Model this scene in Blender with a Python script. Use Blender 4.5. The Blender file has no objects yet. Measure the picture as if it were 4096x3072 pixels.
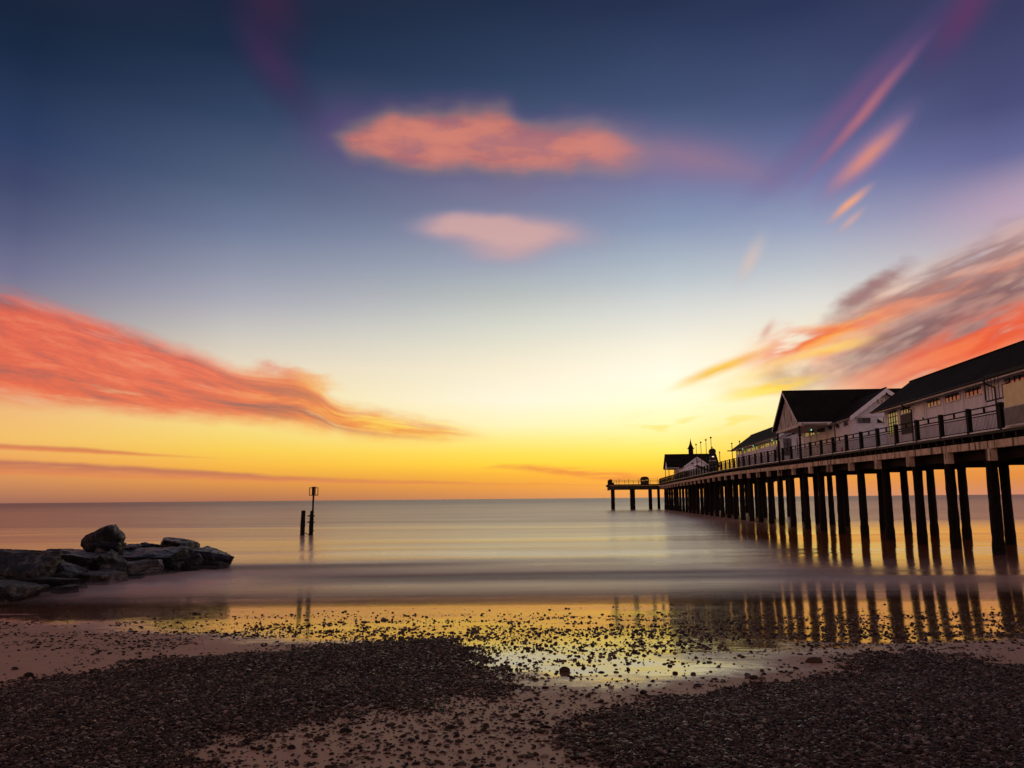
import bpy, bmesh, math, random
import numpy as np
from mathutils import Vector, Matrix
random.seed(7); RNG = np.random.default_rng(7)
SC = bpy.context.scene
COL = SC.collection

# ------------------------------------------------------------------ colour
def lin(c):
    out = []
    for v in c:
        v = v / 255.0
        out.append(v / 12.92 if v <= .04045 else ((v + .055) / 1.055) ** 2.4)
    return (out[0], out[1], out[2], 1.0)

# ------------------------------------------------------------------ camera
PITCH = math.atan((1995.3 - 1536) / 3200.0); ROLL = math.radians(.504)
cam = bpy.data.cameras.new('camera'); cam_o = bpy.data.objects.new('camera', cam); COL.objects.link(cam_o)
cam.sensor_width = 36; cam.lens = 36 * 3200 / 4096.0; cam.clip_start = .1; cam.clip_end = 200000
fw = Vector((0, math.cos(PITCH), math.sin(PITCH))); rt = Vector((1, 0, 0)); up = rt.cross(fw)
rt2 = rt * math.cos(ROLL) - up * math.sin(ROLL); up2 = up * math.cos(ROLL) + rt * math.sin(ROLL)
M = Matrix((rt2, up2, -fw)).transposed().to_4x4(); M.translation = Vector((0, 0, 2.6))
cam_o.matrix_world = M
SC.camera = cam_o

# ------------------------------------------------------------------ node expressions
class NT:
    def __init__(s, nt): s.nt = nt
    def n(s, t, **k):
        d = s.nt.nodes.new(t)
        for a, v in k.items(): setattr(d, a, v)
        return d
    def put(s, sock, v):
        if isinstance(v, X): s.nt.links.new(v.o, sock)
        elif isinstance(v, bpy.types.NodeSocket): s.nt.links.new(v, sock)
        else: sock.default_value = v
    def m(s, op, *a, clamp=False):
        d = s.n('ShaderNodeMath', operation=op, use_clamp=clamp)
        for i, v in enumerate(a): s.put(d.inputs[i], v)
        return X(s, d.outputs[0])
    def ss(s, v, a, b):       # smoothstep, a may exceed b
        d = s.n('ShaderNodeMapRange', interpolation_type='SMOOTHSTEP')
        if a < b: s.put(d.inputs[0], v); vals = (a, b, 0, 1)
        else: s.put(d.inputs[0], v); vals = (b, a, 1, 0)
        for i, q in enumerate(vals): d.inputs[i + 1].default_value = q
        return X(s, d.outputs[0])
    def xyz(s, x, y, z):
        d = s.n('ShaderNodeCombineXYZ')
        for i, v in enumerate((x, y, z)): s.put(d.inputs[i], v)
        return X(s, d.outputs[0])
    def sep(s, v):
        d = s.n('ShaderNodeSeparateXYZ'); s.put(d.inputs[0], v)
        return [X(s, o) for o in d.outputs]
    def noise(s, vec, scale=1., detail=3., rough=.5, dist=0.):
        d = s.n('ShaderNodeTexNoise'); s.put(d.inputs['Vector'], vec)
        d.inputs['Scale'].default_value = scale; d.inputs['Detail'].default_value = detail
        d.inputs['Roughness'].default_value = rough; d.inputs['Distortion'].default_value = dist
        return X(s, d.outputs[0])
    def curve(s, v, pts, x0, x1, y0, y1):
        d = s.n('ShaderNodeFloatCurve'); c = d.mapping.curves[0]
        P = [((x - x0) / (x1 - x0), (y - y0) / (y1 - y0)) for x, y in pts]
        c.points[0].location = P[0]; c.points[1].location = P[-1]
        for p in P[1:-1]: c.points.new(*p)
        for p in c.points: p.handle_type = 'AUTO_CLAMPED'
        d.mapping.use_clip = False; d.mapping.extend = 'HORIZONTAL'; d.mapping.update()
        s.put(d.inputs['Value'], (v - x0) / (x1 - x0))
        return X(s, d.outputs[0]) * (y1 - y0) + y0
    def ramp(s, v, stops, srgb=True, interp='LINEAR'):
        d = s.n('ShaderNodeValToRGB'); r = d.color_ramp; r.interpolation = interp
        r.elements[0].position = stops[0][0]; r.elements[1].position = stops[-1][0]
        for p, c in stops[1:-1]: r.elements.new(p)
        for e, (p, c) in zip(r.elements, stops): e.color = lin(c) if srgb else (*c, 1)
        s.put(d.inputs[0], v); return X(s, d.outputs[0])
    def mix(s, f, a, b, mode='MIX'):
        d = s.n('ShaderNodeMix', data_type='RGBA', blend_type=mode)
        s.put(d.inputs[0], f); s.put(d.inputs[6], a); s.put(d.inputs[7], b)
        return X(s, d.outputs[2])
    def bump(s, h, strength=.5, dist=.1, normal=None):
        d = s.n('ShaderNodeBump'); d.inputs['Strength'].default_value = strength
        d.inputs['Distance'].default_value = dist; s.put(d.inputs['Height'], h)
        if normal is not None: s.put(d.inputs['Normal'], normal)
        return X(s, d.outputs[0])
class X:
    def __init__(s, t, o): s.t, s.o = t, o
    def __add__(s, b): return s.t.m('ADD', s, b)
    __radd__ = __add__
    def __sub__(s, b): return s.t.m('SUBTRACT', s, b)
    def __rsub__(s, b): return s.t.m('SUBTRACT', b, s)
    def __mul__(s, b): return s.t.m('MULTIPLY', s, b)
    __rmul__ = __mul__
    def __truediv__(s, b): return s.t.m('DIVIDE', s, b)

# ------------------------------------------------------------------ world: the dawn sky
SUN_AZ, SUN_EL = 10.4, 2.2
def make_world():
    w = bpy.data.worlds.new('World'); SC.world = w; w.use_nodes = True
    nt = w.node_tree; nt.nodes.clear(); t = NT(nt)
    tc = t.n('ShaderNodeTexCoord')
    nrm = t.n('ShaderNodeVectorMath', operation='NORMALIZE'); nt.links.new(tc.outputs['Generated'], nrm.inputs[0])
    x, y, z = t.sep(nrm.outputs[0])
    DEG = 180 / math.pi
    az = t.m('ARCTAN2', x, y) * DEG
    el = t.m('ARCSINE', t.m('MINIMUM', t.m('MAXIMUM', z, -1.), 1.)) * DEG
    cols = [
    (-100, [(0,228,184,172),(4,230,188,178),(10,224,184,182),(18,194,168,180),(30,144,130,148),(60,98,88,96)]),
    (-48,[(0.02,160,108,90),(1.24,206,138,90),(2.43,235,160,90),(3.93,242,190,105),(5.43,240,185,120),(8.44,200,165,135),(11.44,146,138,148),(13.97,114,114,144),(16.62,84,90,124),(19.23,62,70,106),(21.80,43,60,98),(24.30,33,50,82),(26.73,21,38,66),(29.10,18,32,56),(60,80,74,82)]),
    (-32.4,[(0.02,160,108,90),(1.24,206,138,90),(2.43,235,160,90),(3.93,242,190,105),(5.43,240,185,120),(8.44,200,165,135),(11.44,146,138,148),(13.97,114,114,144),(16.62,84,90,124),(19.23,62,70,106),(21.80,43,60,98),(24.30,33,50,82),(26.73,21,38,66),(29.10,18,32,56),(60,80,74,82)]),
    (-19.6,[(-0.04,172,112,85),(1.25,222,148,75),(2.25,245,180,70),(3.42,248,205,85),(4.59,246,215,118),(6.78,245,224,160),(9.30,228,214,190),(11.32,202,197,190),(13.49,170,170,182),(15.49,145,150,170),(18.44,108,120,150),(21.34,80,95,125),(25.56,48,66,98),(29.58,25,42,70),(32.15,20,34,58),(60,80,74,82)]),
    (-0.1,[(-0.10,196,134,90),(0.80,226,152,72),(1.68,242,178,62),(2.50,253,212,66),(3.3,252,222,92),(4.15,250,232,135),(5.23,252,242,188),(7.02,252,245,220),(9.1,246,236,210),(10.60,232,227,206),(12.4,212,214,203),(14.6,182,188,188),(16.6,156,166,182),(20.10,122,128,156),(24.47,75,90,124),(29.29,44,62,94),(33.81,28,42,70),(60,80,74,82)]),
    (11.3,[(-0.09,212,150,92),(0.68,228,160,75),(1.55,242,175,60),(2.41,248,210,65),(3.28,253,230,100),(5.03,255,247,180),(6.78,255,252,218),(8.53,255,251,230),(10.28,248,242,222),(12.90,218,220,215),(15.50,180,192,202),(18.91,135,150,180),(22.25,105,118,158),(27.07,62,78,115),(33.07,33,45,78),(60,80,74,82)]),
    (21.1,[(-0.06,206,140,100),(0.89,222,145,75),(2.21,238,165,65),(3.86,248,206,96),(5.52,252,234,160),(8.02,253,244,205),(10.51,246,236,210),(12.99,222,220,215),(14.96,192,198,204),(17.89,150,160,188),(21.07,112,120,165),(25.68,70,82,122),(31.45,38,50,86),(60,80,74,82)]),
    (32.3,[(0.00,205,135,108),(1.00,220,138,68),(1.89,236,152,65),(4.14,238,170,90),(7.14,232,195,150),(10.14,225,205,180),(13.12,213,202,196),(14.60,198,184,188),(17.53,160,146,176),(20.39,102,104,150),(23.19,72,76,120),(28.53,54,57,94),(60,80,74,82)]),
    (48,[(0.00,205,135,108),(1.00,220,138,68),(1.89,236,152,65),(4.14,238,170,90),(7.14,232,195,150),(10.14,225,205,180),(13.12,213,202,196),(14.60,198,184,188),(17.53,160,146,176),(20.39,102,104,150),(23.19,72,76,120),(28.53,54,57,94),(60,80,74,82)]),
    (100, [(0,228,184,172),(4,230,188,178),(10,224,184,182),(18,194,168,180),(30,144,130,148),(60,98,88,96)]),
    ]
    f = t.m('MINIMUM', t.m('MAXIMUM', el, 0.), 90.) / 62.
    base = None; prev = None
    for a, st in cols:
        r = t.ramp(f, [(max(0., s[0]) / 62., s[1:]) for s in st])
        base = r if base is None else t.mix(t.m('DIVIDE', az - prev, a - prev, clamp=True), base, r)
        prev = a
    sky = base
    # shared coordinates for streaks
    P2 = t.xyz(az, el, 0.)
    warp = t.noise(P2, .18, 2) - .5
    warp2 = t.noise(t.xyz(az + 40., el * 2., 3.), .5, 3) - .5
    # the pale clipped glow just above the pier end
    # --- band of low purple cloud along the horizon
    def band(top, bot, soft, x0=-36., x1=10., wz=.3, e=None):
        e = (el if e is None else e) + warp2 * wz
        tp = t.curve(az, top, x0, x1, -2, 30); bt = t.curve(az, bot, x0, x1, -2, 30)
        d = t.m('MINIMUM', e - bt, tp - e)
        tt = (el - bt) / t.m('MAXIMUM', tp - bt, .05)
        return t.ss(d, 0., soft), tt, d
    fade_l = lambda a, b: t.ss(az, a, b)
    thin = t.noise(t.xyz(az * .25, el * 3.2, 0.), 1., 4, .55)
    m, tt, d = band([(-36,2.95),(-32.6,2.79),(-24.97,2.42),(-16.3,1.88),(-3.55,1.32),(8,.95)], [(-36,1.6),(-32.5,1.52),(-22,1.26),(-3.55,.9),(8,.75)], .35)
    sky = t.mix(m * (t.ss(thin, .2, .55) * .45 + .45), sky, t.mix(t.ss(tt, .1, .9), lin((225,135,85)), t.mix(t.ss(az,-25.,0.), lin((182,110,92)), lin((208,126,76)))))
    m, tt, d = band([(-36,3.9),(-32.6,3.68),(-28,3.5),(-24,3.2),(-16,2.75)], [(-36,3.15),(-32.6,3.1),(-28,2.95),(-24,2.85),(-16,2.65)], .25, x1=-14., wz=.15)
    sky = t.mix(m * .8 * fade_l(-17., -26.), sky, t.mix(tt, lin((232,125,80)), lin((190,105,85))))
    # thin orange band right of centre, low
    m, tt, d = band([(-3,2.2),(0,2.6),(3.05,2.45),(7.6,2.0),(9.5,1.6)], [(-3,2.1),(0,1.9),(3.05,1.45),(7.6,1.0),(9.5,1.1)], .5, x0=-4., x1=10., wz=.4)
    sky = t.mix(m * t.ss(thin, .32, .56) * .85, sky, lin((222,134,70)))
    # --- the long red cloud on the left
    Ltop = [(-36,13.5),(-34.8,13.31),(-33.3,12.96),(-30.3,12.35),(-27.1,11.5),(-22.6,10.3),(-17.8,8.9),(-15.3,8.9),(-13.7,8.1),(-12.4,6.9),(-10.1,6.5),(-6.84,5.7),(-3.38,5.05),(-1,4.5)]
    Lbot = [(-36,6.0),(-32.8,5.96),(-25.1,5.5),(-16.4,4.94),(-10.1,4.2),(-6.84,4.1),(-3.38,4.2),(-1,4.35)]
    Ltop = [(a_, b_ + .45) for a_, b_ in Ltop]; Lbot = [(a_, b_ - .40) for a_, b_ in Lbot]
    m, tt, d = band(Ltop, Lbot, 1.5, x0=-36., x1=0., wz=.9)
    m = t.m('POWER', m, .8) * t.ss(az, -.5, -5.)
    st1 = t.noise(t.xyz(az * .10 + tt * .5, tt * 4.0, 0.), 1., 7, .6, .15)
    st2 = t.noise(t.xyz(az * .12 + tt * .7, tt * 4.5, 7.), 1., 8, .66, .3)
    lcol = t.ramp(st2, [(.30, (148,86,88)), (.41, (194,92,78)), (.50, (230,98,70)), (.60, (238,124,88)), (.72, (234,164,138))])
    warm = t.mix(t.ss(az, -22., -5.), lcol, t.ramp(st2, [(.3, (205,110,60)), (.48, (240,150,60)), (.6, (250,205,70)), (.75, (253,225,110))]))
    warm = t.mix(t.ss(tt, .30, .05) * t.ss(az, -24., -12.), warm, lin((250,180,75)))
    al = m * t.ss(st1 + t.ss(tt, .2, -.2) * .0 - t.ss(tt, .62, 1.05) * .14, .22, .42)
    sky = t.mix(al * .92, sky, warm)
    # lobe at its right shoulder
    du = (az + 15.2) * .96 + (el - 8.55) * -.28; dv = (el - 8.55) * .96 + (az + 15.2) * .28
    q = t.m('SQRT', du * du / 9.5 + dv * dv / .75)
    al = t.ss(q + warp2 * 1.4, 1.15, .35)
    sky = t.mix(al * .65, sky, t.mix(t.ss(az + warp2 * 3., -16.5, -13.), lin((226,112,82)), lin((248,178,92))))
    # --- broad pink cloud high in the middle
    Mtop = [(-16,26.0),(-13.1,26.3),(-11.1,26.9),(-7.0,27.8),(-.7,28.3),(1.4,27.3),(8.7,26.6),(13.7,25.2),(17.5,23.6),(20.8,22.0),(24,21.6)]
    Mbot = [(-16,23.6),(-13.1,23.4),(-11.1,22.8),(-8.7,22.3),(-6.3,21.9),(-3.5,22.4),(-.77,21.9),(4.1,21.7),(5.5,22.1),(7.5,21.6),(13.6,21.2),(20.8,19.4),(24,19.6)]
    m, tt, d = band(Mtop, Mbot, 1.0, x0=-16., x1=24., wz=.0, e=el + warp * 1.6 + (t.noise(t.xyz(az * .30, el, 6.), .6, 3) - .5) * 1.5)
    dens = t.ss(d, -1.1, 3.1) * (1. - t.ss(az, 6., 12.) * .58) * t.ss(az, 24., 19.) * t.ss(az + warp * 2., -15.8, -11.4)
    vert = t.noise(t.xyz(az * 1.1, el * .12, 0.), 1., 4, .6)
    dens = dens * (.94 + vert * .1)
    dens = dens * (.80 + t.noise(t.xyz(az * .22, el * .5, 1.), 1., 4, .55) * .42)
    mc = t.ramp(dens, [(0., (104,70,136)), (.22, (122,82,136)), (.40, (142,112,128)), (.55, (156,118,122)), (.78, (186,108,106)), (1., (206,124,112))])
    mc = t.mix(t.ss(az, -2., 9.) * .55, mc, t.ramp(dens, [(0., (100,88,140)), (.4, (152,130,145)), (.7, (196,128,124)), (1., (212,134,122))]))
    ton = t.noise(t.xyz(az * .16, el * .42, 12.), 1., 4, .55)
    mc = t.mix(t.ss(dens, .45, .8) * t.ss(ton, .38, .62) * .75, mc, lin((222,134,112)))
    mc = t.mix(t.ss(dens, .45, .8) * t.ss(ton, .52, .36) * .6, mc, lin((164,108,120)))
    sky = t.mix(t.ss(dens, .0, .95) * .9, sky, mc)
    # --- fainter pink cloud below it
    def puff(ax, ae, ra, re, sl=0.):
        dx_ = az - ax; dy_ = (el - ae) - dx_ * sl + warp * 1.2
        return t.m('POWER', 2.718, 0. - (dx_ * dx_ / (ra * ra) + dy_ * dy_ / (re * re)))
    g2 = puff(.8, 18.9, 5.4, 1.15, -.06) + puff(-4.8, 19.2, 2.8, .9) * .6 + puff(-.8, 17.4, 3.4, 1.1) * .6 + puff(-2., 19.9, 2.8, .6) * .35
    g2 = g2 * (.8 + (t.noise(t.xyz(az * .5, el * 1.2, 3.), 1., 4, .55)) * .4)
    sky = t.mix(t.ss(g2, .03, .95) * .85, sky, t.ramp(g2, [(0., (146,134,176)), (.4, (176,152,172)), (.75, (198,160,164)), (1., (212,168,164))]))
    g4 = puff(13.5, 23.1, 5.5, 1.5, -.22)
    sky = t.mix(g4 * .42, sky, lin((166,118,142)))
    g5 = puff(-12.2, 25.2, 3.0, 2.0, .1)
    sky = t.mix(g5 * .4 * (1. - t.ss(dens, 0., .6)), sky, lin((112,70,130)))
    g3 = puff(1.5, 22.2, 11., 1.6, -.02)
    sky = t.mix(g3 * .22 * (1. - t.ss(dens, 0., .5)), sky, lin((150,118,160)))
    # --- spindles slanting up to the right
    def spindle(ax, ae, bx, be, wid, c0, c1, a, power=2.):
        nonlocal sky
        L = math.hypot(bx - ax, be - ae); ux, uy = (bx - ax) / L, (be - ae) / L
        uu = (az - (ax + bx) / 2) * ux + (el - (ae + be) / 2) * uy
        vv = (el - (ae + be) / 2) * ux - (az - (ax + bx) / 2) * uy + warp * .5
        r = t.m('SQRT', uu * uu * (4 / (L * L)) + vv * vv / (wid * wid))
        k = t.ss(r, 1., .0)
        sky = t.mix(k * a, sky, t.mix(k, lin(c0), lin(c1)))
    spindle(15., 18.4, 33.5, 31.6, 1.7, (90,76,130), (130,82,130), .45)
    spindle(19.5, 19.6, 31.0, 29.4, .75, (120,80,135), (176,108,122), .85)
    spindle(27.5, 24.5, 36., 33.5, 2.1, (74,58,108), (100,52,98), .65)
    spindle(20.6, 18.4, 29.5, 25.2, 1.6, (120,100,155), (170,125,150), .7)
    spindle(21.8, 19.4, 28.6, 24.2, .85, (172,126,146), (214,138,124), .9)
    spindle(21.8, 17.6, 25.9, 20.4, .50, (190,150,155), (238,165,130), .95)
    spindle(22.4, 16.9, 25.4, 19.0, .45, (170,150,170), (214,168,160), .6)
    spindle(15.8, 13.6, 18.6, 18.6, 1.0, (190,185,190), (216,190,180), .6)
    spindle(17.2, 10.1, 18.8, 12.4, .5, (215,195,185), (205,150,130), .6)
    spindle(-22., 33.5, -13.2, 24.5, 2.6, (45,36,72), (62,40,80), .7)
    spindle(-22., 36., -14., 29.5, 3.5, (40,30,62), (58,34,66), .7)
    # pink glow low at the right edge
    q = t.m('SQRT', (az - 36.) * (az - 36.) / 64. + (el - 17.) * (el - 17.) / 9.)
    sky = t.mix(t.ss(q, 1.2, 0.) * .55, sky, lin((206,172,186)))
    # --- large cloud on the right, streaks fanning out from near the sun
    ph = t.m('ARCTAN2', el - 4.2, az - 7.) * DEG
    rr = t.m('SQRT', (az - 7.) * (az - 7.) + (el - 4.2) * (el - 4.2))
    s1 = t.noise(t.xyz(ph * .06, rr * .12, 2.), 1., 4, .5, .3)
    s2 = t.noise(t.xyz(ph * .09, rr * .14, 9.), 1., 4, .52, .3)
    m, tt, d = band([(9,6.9),(11,7.7),(14.9,9.2),(17.5,10.3),(19.3,11.4),(22.4,13.2),(25.4,14.8),(27.0,14.9),(30.8,15.4),(33.6,16.4),(45,18)], [(9,7.2),(11,7.3),(13.6,6.9),(19,6.2),(25,5.2),(32.8,3.5),(45,2)], 2.2, x0=9., x1=45., wz=1.)
    m = m * t.ss(az, 75., 42.)
    soft = t.ramp(s2, [(.32, (132,92,98)), (.45, (186,142,136)), (.56, (226,176,150)), (.70, (226,196,180))])
    hot = t.ramp(s2, [(.3, (236,190,110)), (.5, (250,215,130)), (.7, (253,236,180))])
    c = t.mix(t.ss(az - (el - 9.) * .6 + warp * 3., 16., 22.), hot, soft)
    sky = t.mix(m * t.ss(s1, .30, .50) * .85, sky, c)
    def streak(ax, ae, bx, be, wid, c0, c1, a, nz=1.):
        nonlocal sky
        L = math.hypot(bx - ax, be - ae); ux, uy = (bx - ax) / L, (be - ae) / L
        uu = (az - (ax + bx) / 2) * ux + (el - (ae + be) / 2) * uy
        vv = (el - (ae + be) / 2) * ux - (az - (ax + bx) / 2) * uy
        n1 = t.noise(t.xyz(uu * .14, vv * .5, ax), 1., 3, .5); n2 = t.noise(t.xyz(uu * .20, vv * .85, be), 1., 3, .5)
        vv = vv + (n1 - .5) * wid * 2.2 * nz
        r = t.m('SQRT', uu * uu * (4 / (L * L)) + vv * vv / (wid * wid))
        sky = t.mix(t.ss(r, 1.05, .1) * t.ss(n2, .26, .46) * a, sky, t.mix(t.ss(n2, .38, .62), lin(c0), lin(c1)))
    streak(10.5, 7.3, 19., 10.4, .6, (240,190,80), (248,212,95), 1., .6)
    streak(13.5, 6.7, 22.5, 8.0, .75, (250,205,80), (252,226,110), 1., .8)
    streak(20., 10.4, 44., 18.0, 2.3, (150,112,114), (206,168,158), .9)
    streak(19., 10.2, 38., 15.0, 1.0, (150,106,106), (226,140,110), .9)
    streak(14., 8.8, 28.5, 12.0, 1.6, (236,108,62), (250,166,84), 1.)
    streak(17., 8.8, 26., 10.4, .6, (250,190,90), (252,220,120), .8)
    streak(18.5, 6.5, 43., 16.4, 1.7, (124,88,94), (180,132,124), 1.)
    streak(18.5, 5.2, 46., 14.4, 2.0, (230,82,50), (243,116,70), 1., .6)
    streak(24., 6.4, 36., 9.2, .5, (248,150,84), (250,176,110), .8)
    # dark mauve knot at its top
    du = (az - 24.6) * .86 + (el - 13.3) * .5; dv = (el - 13.3) * .86 - (az - 24.6) * .5
    q = t.m('SQRT', du * du / 13. + dv * dv / .9)
    sky = t.mix(t.ss(q + warp2 * 1.1, 1.1, .1) * .8, sky, lin((140,92,98)))
    # yellow wisps near the sun
    wz = t.noise(t.xyz(az * .3, el * 1.6 - az * .12, 5.), 1., 3, .5)
    q = t.m('SQRT', (az - 14.) * (az - 14.) / 60. + (el - 4.6) * (el - 4.6) / 3.)
    sky = t.mix(t.ss(q, 1.2, .3) * t.ss(wz, .5, .66) * .6, sky, lin((252,220,90)))
    # below the horizon
    sky = t.mix(t.ss(el, -.2, -3.), sky, lin((95,75,78)))
    bg = t.n('ShaderNodeBackground'); t.put(bg.inputs[0], sky); bg.inputs[1].default_value = 1.0
    st = t.n('ShaderNodeTexSky', sky_type='NISHITA'); st.sun_disc = False
    st.sun_elevation = math.radians(SUN_EL); st.sun_rotation = math.radians(SUN_AZ)
    b2 = t.n('ShaderNodeBackground'); t.put(b2.inputs[0], st.outputs[0]); b2.inputs[1].default_value = .004
    ad = t.n('ShaderNodeAddShader'); nt.links.new(bg.outputs[0], ad.inputs[0]); nt.links.new(b2.outputs[0], ad.inputs[1])
    out = t.n('ShaderNodeOutputWorld'); nt.links.new(ad.outputs[0], out.inputs[0])
    w.cycles.sampling_method = 'MANUAL'; w.cycles.sample_map_resolution = 1024
make_world()
sd = bpy.data.lights.new('sun', 'SUN'); sd.energy = .04; sd.angle = math.radians(70); sd.color = (1, .72, .38)
so = bpy.data.objects.new('sun', sd); COL.objects.link(so)
a, e = math.radians(SUN_AZ), math.radians(SUN_EL)
so.rotation_euler = Vector((math.sin(a) * math.cos(e), math.cos(a) * math.cos(e), math.sin(e))).to_track_quat('Z', 'Y').to_euler()
SC.view_settings.view_transform = 'Standard'; SC.view_settings.look = 'None'; SC.view_settings.exposure = 0; SC.view_settings.gamma = 1
SC.cycles.use_denoising = True
SC.cycles.max_bounces = 6; SC.cycles.transparent_max_bounces = 24
SC.cycles.sample_clamp_indirect = 4

# ------------------------------------------------------------------ materials
MAT = {}
def material(name, base, rough=.7, spec=.5, metal=0., build=None):
    m = bpy.data.materials.new(name); m.use_nodes = True; t = NT(m.node_tree)
    b = m.node_tree.nodes['Principled BSDF']
    b.inputs['Base Color'].default_value = (*base, 1); b.inputs['Roughness'].default_value = rough
    b.inputs['Specular IOR Level'].default_value = spec; b.inputs['Metallic'].default_value = metal
    if build:
        tc = t.n('ShaderNodeTexCoord'); build(t, b, X(t, tc.outputs['Object']), m)
    MAT[name] = m; return m
def speckle(scale, lo, hi, bumpk=.3, dist=.02, squash=(1, 1, 1), detail=5):
    def f(t, b, P, m):
        x, y, z = t.sep(P)
        n = t.noise(t.xyz(x * squash[0], y * squash[1], z * squash[2]), scale, detail, .6)
        t.put(b.inputs['Base Color'], t.ramp(n, [(.3, lo), (.7, hi)], srgb=False))
        t.put(b.inputs['Normal'], t.bump(n, bumpk, dist))
    return f
def boards(t, b, P, m):   # painted tongue and groove boarding, weathered
    x, y, z = t.sep(P)
    n = t.noise(t.xyz(x * 3., y * 3., z * .6), 1., 5, .6)
    t.put(b.inputs['Base Color'], t.ramp(n, [(.3, (.74, .72, .71)), (.6, (.88, .86, .86))], srgb=False))
    g = t.m('PINGPONG', x + y, .06)
    t.put(b.inputs['Normal'], t.bump(t.ss(g, 0., .012), .6, .012))
material('white_boards', (.65, .63, .62), .55, build=boards)
material('white_paint', (.70, .68, .66), .45, build=speckle(2.5, (.66, .64, .62), (.84, .82, .80), .1))
def stained(t, b, P, m):
    x, y, z = t.sep(P)
    n = t.noise(t.xyz(x * 2., y * 2., z * .5), 1.4, 6, .7)
    k = t.noise(P, 7., 4, .7)
    c = t.mix(t.ss(n + k * .25, .56, .74), (.55, .50, .44, 1), (.10, .085, .065, 1))
    t.put(b.inputs['Base Color'], c)
material('stained_boards', (.5, .5, .5), .7, build=stained)
def slates(t, b, P, m):
    x, y, z = t.sep(P)
    row = t.m('FRACT', z * 5.5)
    n = t.noise(t.xyz(x * 1.5, y * 1.5, z * 5.5), 2., 4, .7); n2 = t.noise(P, .7, 4)
    t.put(b.inputs['Base Color'], t.ramp(n * .6 + n2 * .4, [(.3, (.007, .006, .005)), (.55, (.016, .013, .011)), (.75, (.04, .031, .024))], srgb=False))
    t.put(b.inputs['Normal'], t.bump(row * .8 + n * .5, .9, .03))
    t.put(b.inputs['Roughness'], n * .2 + .7)
material('slate', (.04, .04, .04), .7, .04, build=slates)
material('glass', (.015, .017, .02), .04, .9); MAT['glass'].node_tree.nodes['Principled BSDF'].inputs['IOR'].default_value = 2.2
material('black_paint', (.012, .011, .011), .6, .2, build=speckle(9, (.008, .008, .008), (.02, .018, .016), .2, .01))
material('rail_black', (.012, .010, .010), .7, .12)
material('dark_timber', (.03, .025, .02), .75, .3, build=speckle(3, (.006, .005, .004), (.022, .017, .013), .6, .05, (3, 3, .5)))
def pile_m(t, b, P, m):    # tarred pile, weed and barnacles towards the tide line
    x, y, z = t.sep(P)
    n = t.noise(t.xyz(x * 3., y * 3., z), 4., 6, .7)
    t.put(b.inputs['Base Color'], t.ramp(n, [(.35, (.004, .0035, .003)), (.7, (.018, .014, .010))], srgb=False))
    t.put(b.inputs['Normal'], t.bump(n, .8, .06))
material('pile_timber', (.01, .01, .01), .8, .15, build=pile_m)
def conc(t, b, P, m):
    x, y, z = t.sep(P)
    n = t.noise(P, 1.3, 6, .65)
    st = t.noise(t.xyz(x * 4., y * 4., z * .35), 1., 5, .65)
    c = t.ramp(n, [(.3, (.36, .28, .17)), (.55, (.70, .55, .36)), (.75, (.80, .66, .46))], srgb=False)
    c = t.mix(t.ss(st, .52, .62) * .9, c, (.03, .025, .018, 1))
    j = t.ss(t.m('ABSOLUTE', t.m('FRACT', y / 4.48) - .5), .012, .004)
    t.put(b.inputs['Base Color'], t.mix(j * .8, c, (.03, .025, .02, 1)))
    t.put(b.inputs['Normal'], t.bump(n + st, .5, .04))
material('concrete', (.3, .25, .2), .85, .3, build=conc)
material('dark_concrete', (.05, .04, .035), .85, .3, build=speckle(2, (.02, .017, .014), (.07, .055, .045), .5, .05, (1, 1, .5)))
material('deck_boards', (.08, .06, .045), .7, .3, build=speckle(5, (.012, .009, .007), (.045, .034, .025), .4, .02, (1, 6, 1)))
material('brown_boards', (.05, .03, .02), .6, build=speckle(6, (.02, .013, .009), (.07, .04, .027), .8, .03, (1, 1, 8)))
material('weathered_white', (.55, .5, .44), .6, build=speckle(2, (.42, .37, .31), (.68, .62, .56), .2))
def screen_m(t, b, P, m):
    x, y, z = t.sep(P)
    n = t.noise(P, 2., 4)
    t.put(b.inputs['Base Color'], t.ramp(n, [(.3, (.72, .58, .24)), (.7, (.88, .76, .40))], srgb=False))
    b.inputs['Alpha'].default_value = .78
material('yellow_sheet', (.6, .5, .3), .35, build=screen_m)
material('grey_panel', (.17, .15, .14), .6, build=speckle(2.5, (.10, .09, .085), (.21, .19, .175), .2))
material('red_plastic', (.5, .02, .02), .4)
material('brass_ochre', (.55, .28, .04), .5)
def emit(name, c, s):
    m = material(name, c); b = m.node_tree.nodes['Principled BSDF']
    b.inputs['Emission Color'].default_value = (*c, 1); b.inputs['Emission Strength'].default_value = s
emit('lamp_green', (.25, 1., .5), 1.2); emit('glare_white', (1., .8, .6), 1.1); emit('lamp_amber', (1., .25, .03), 1.0)

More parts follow.
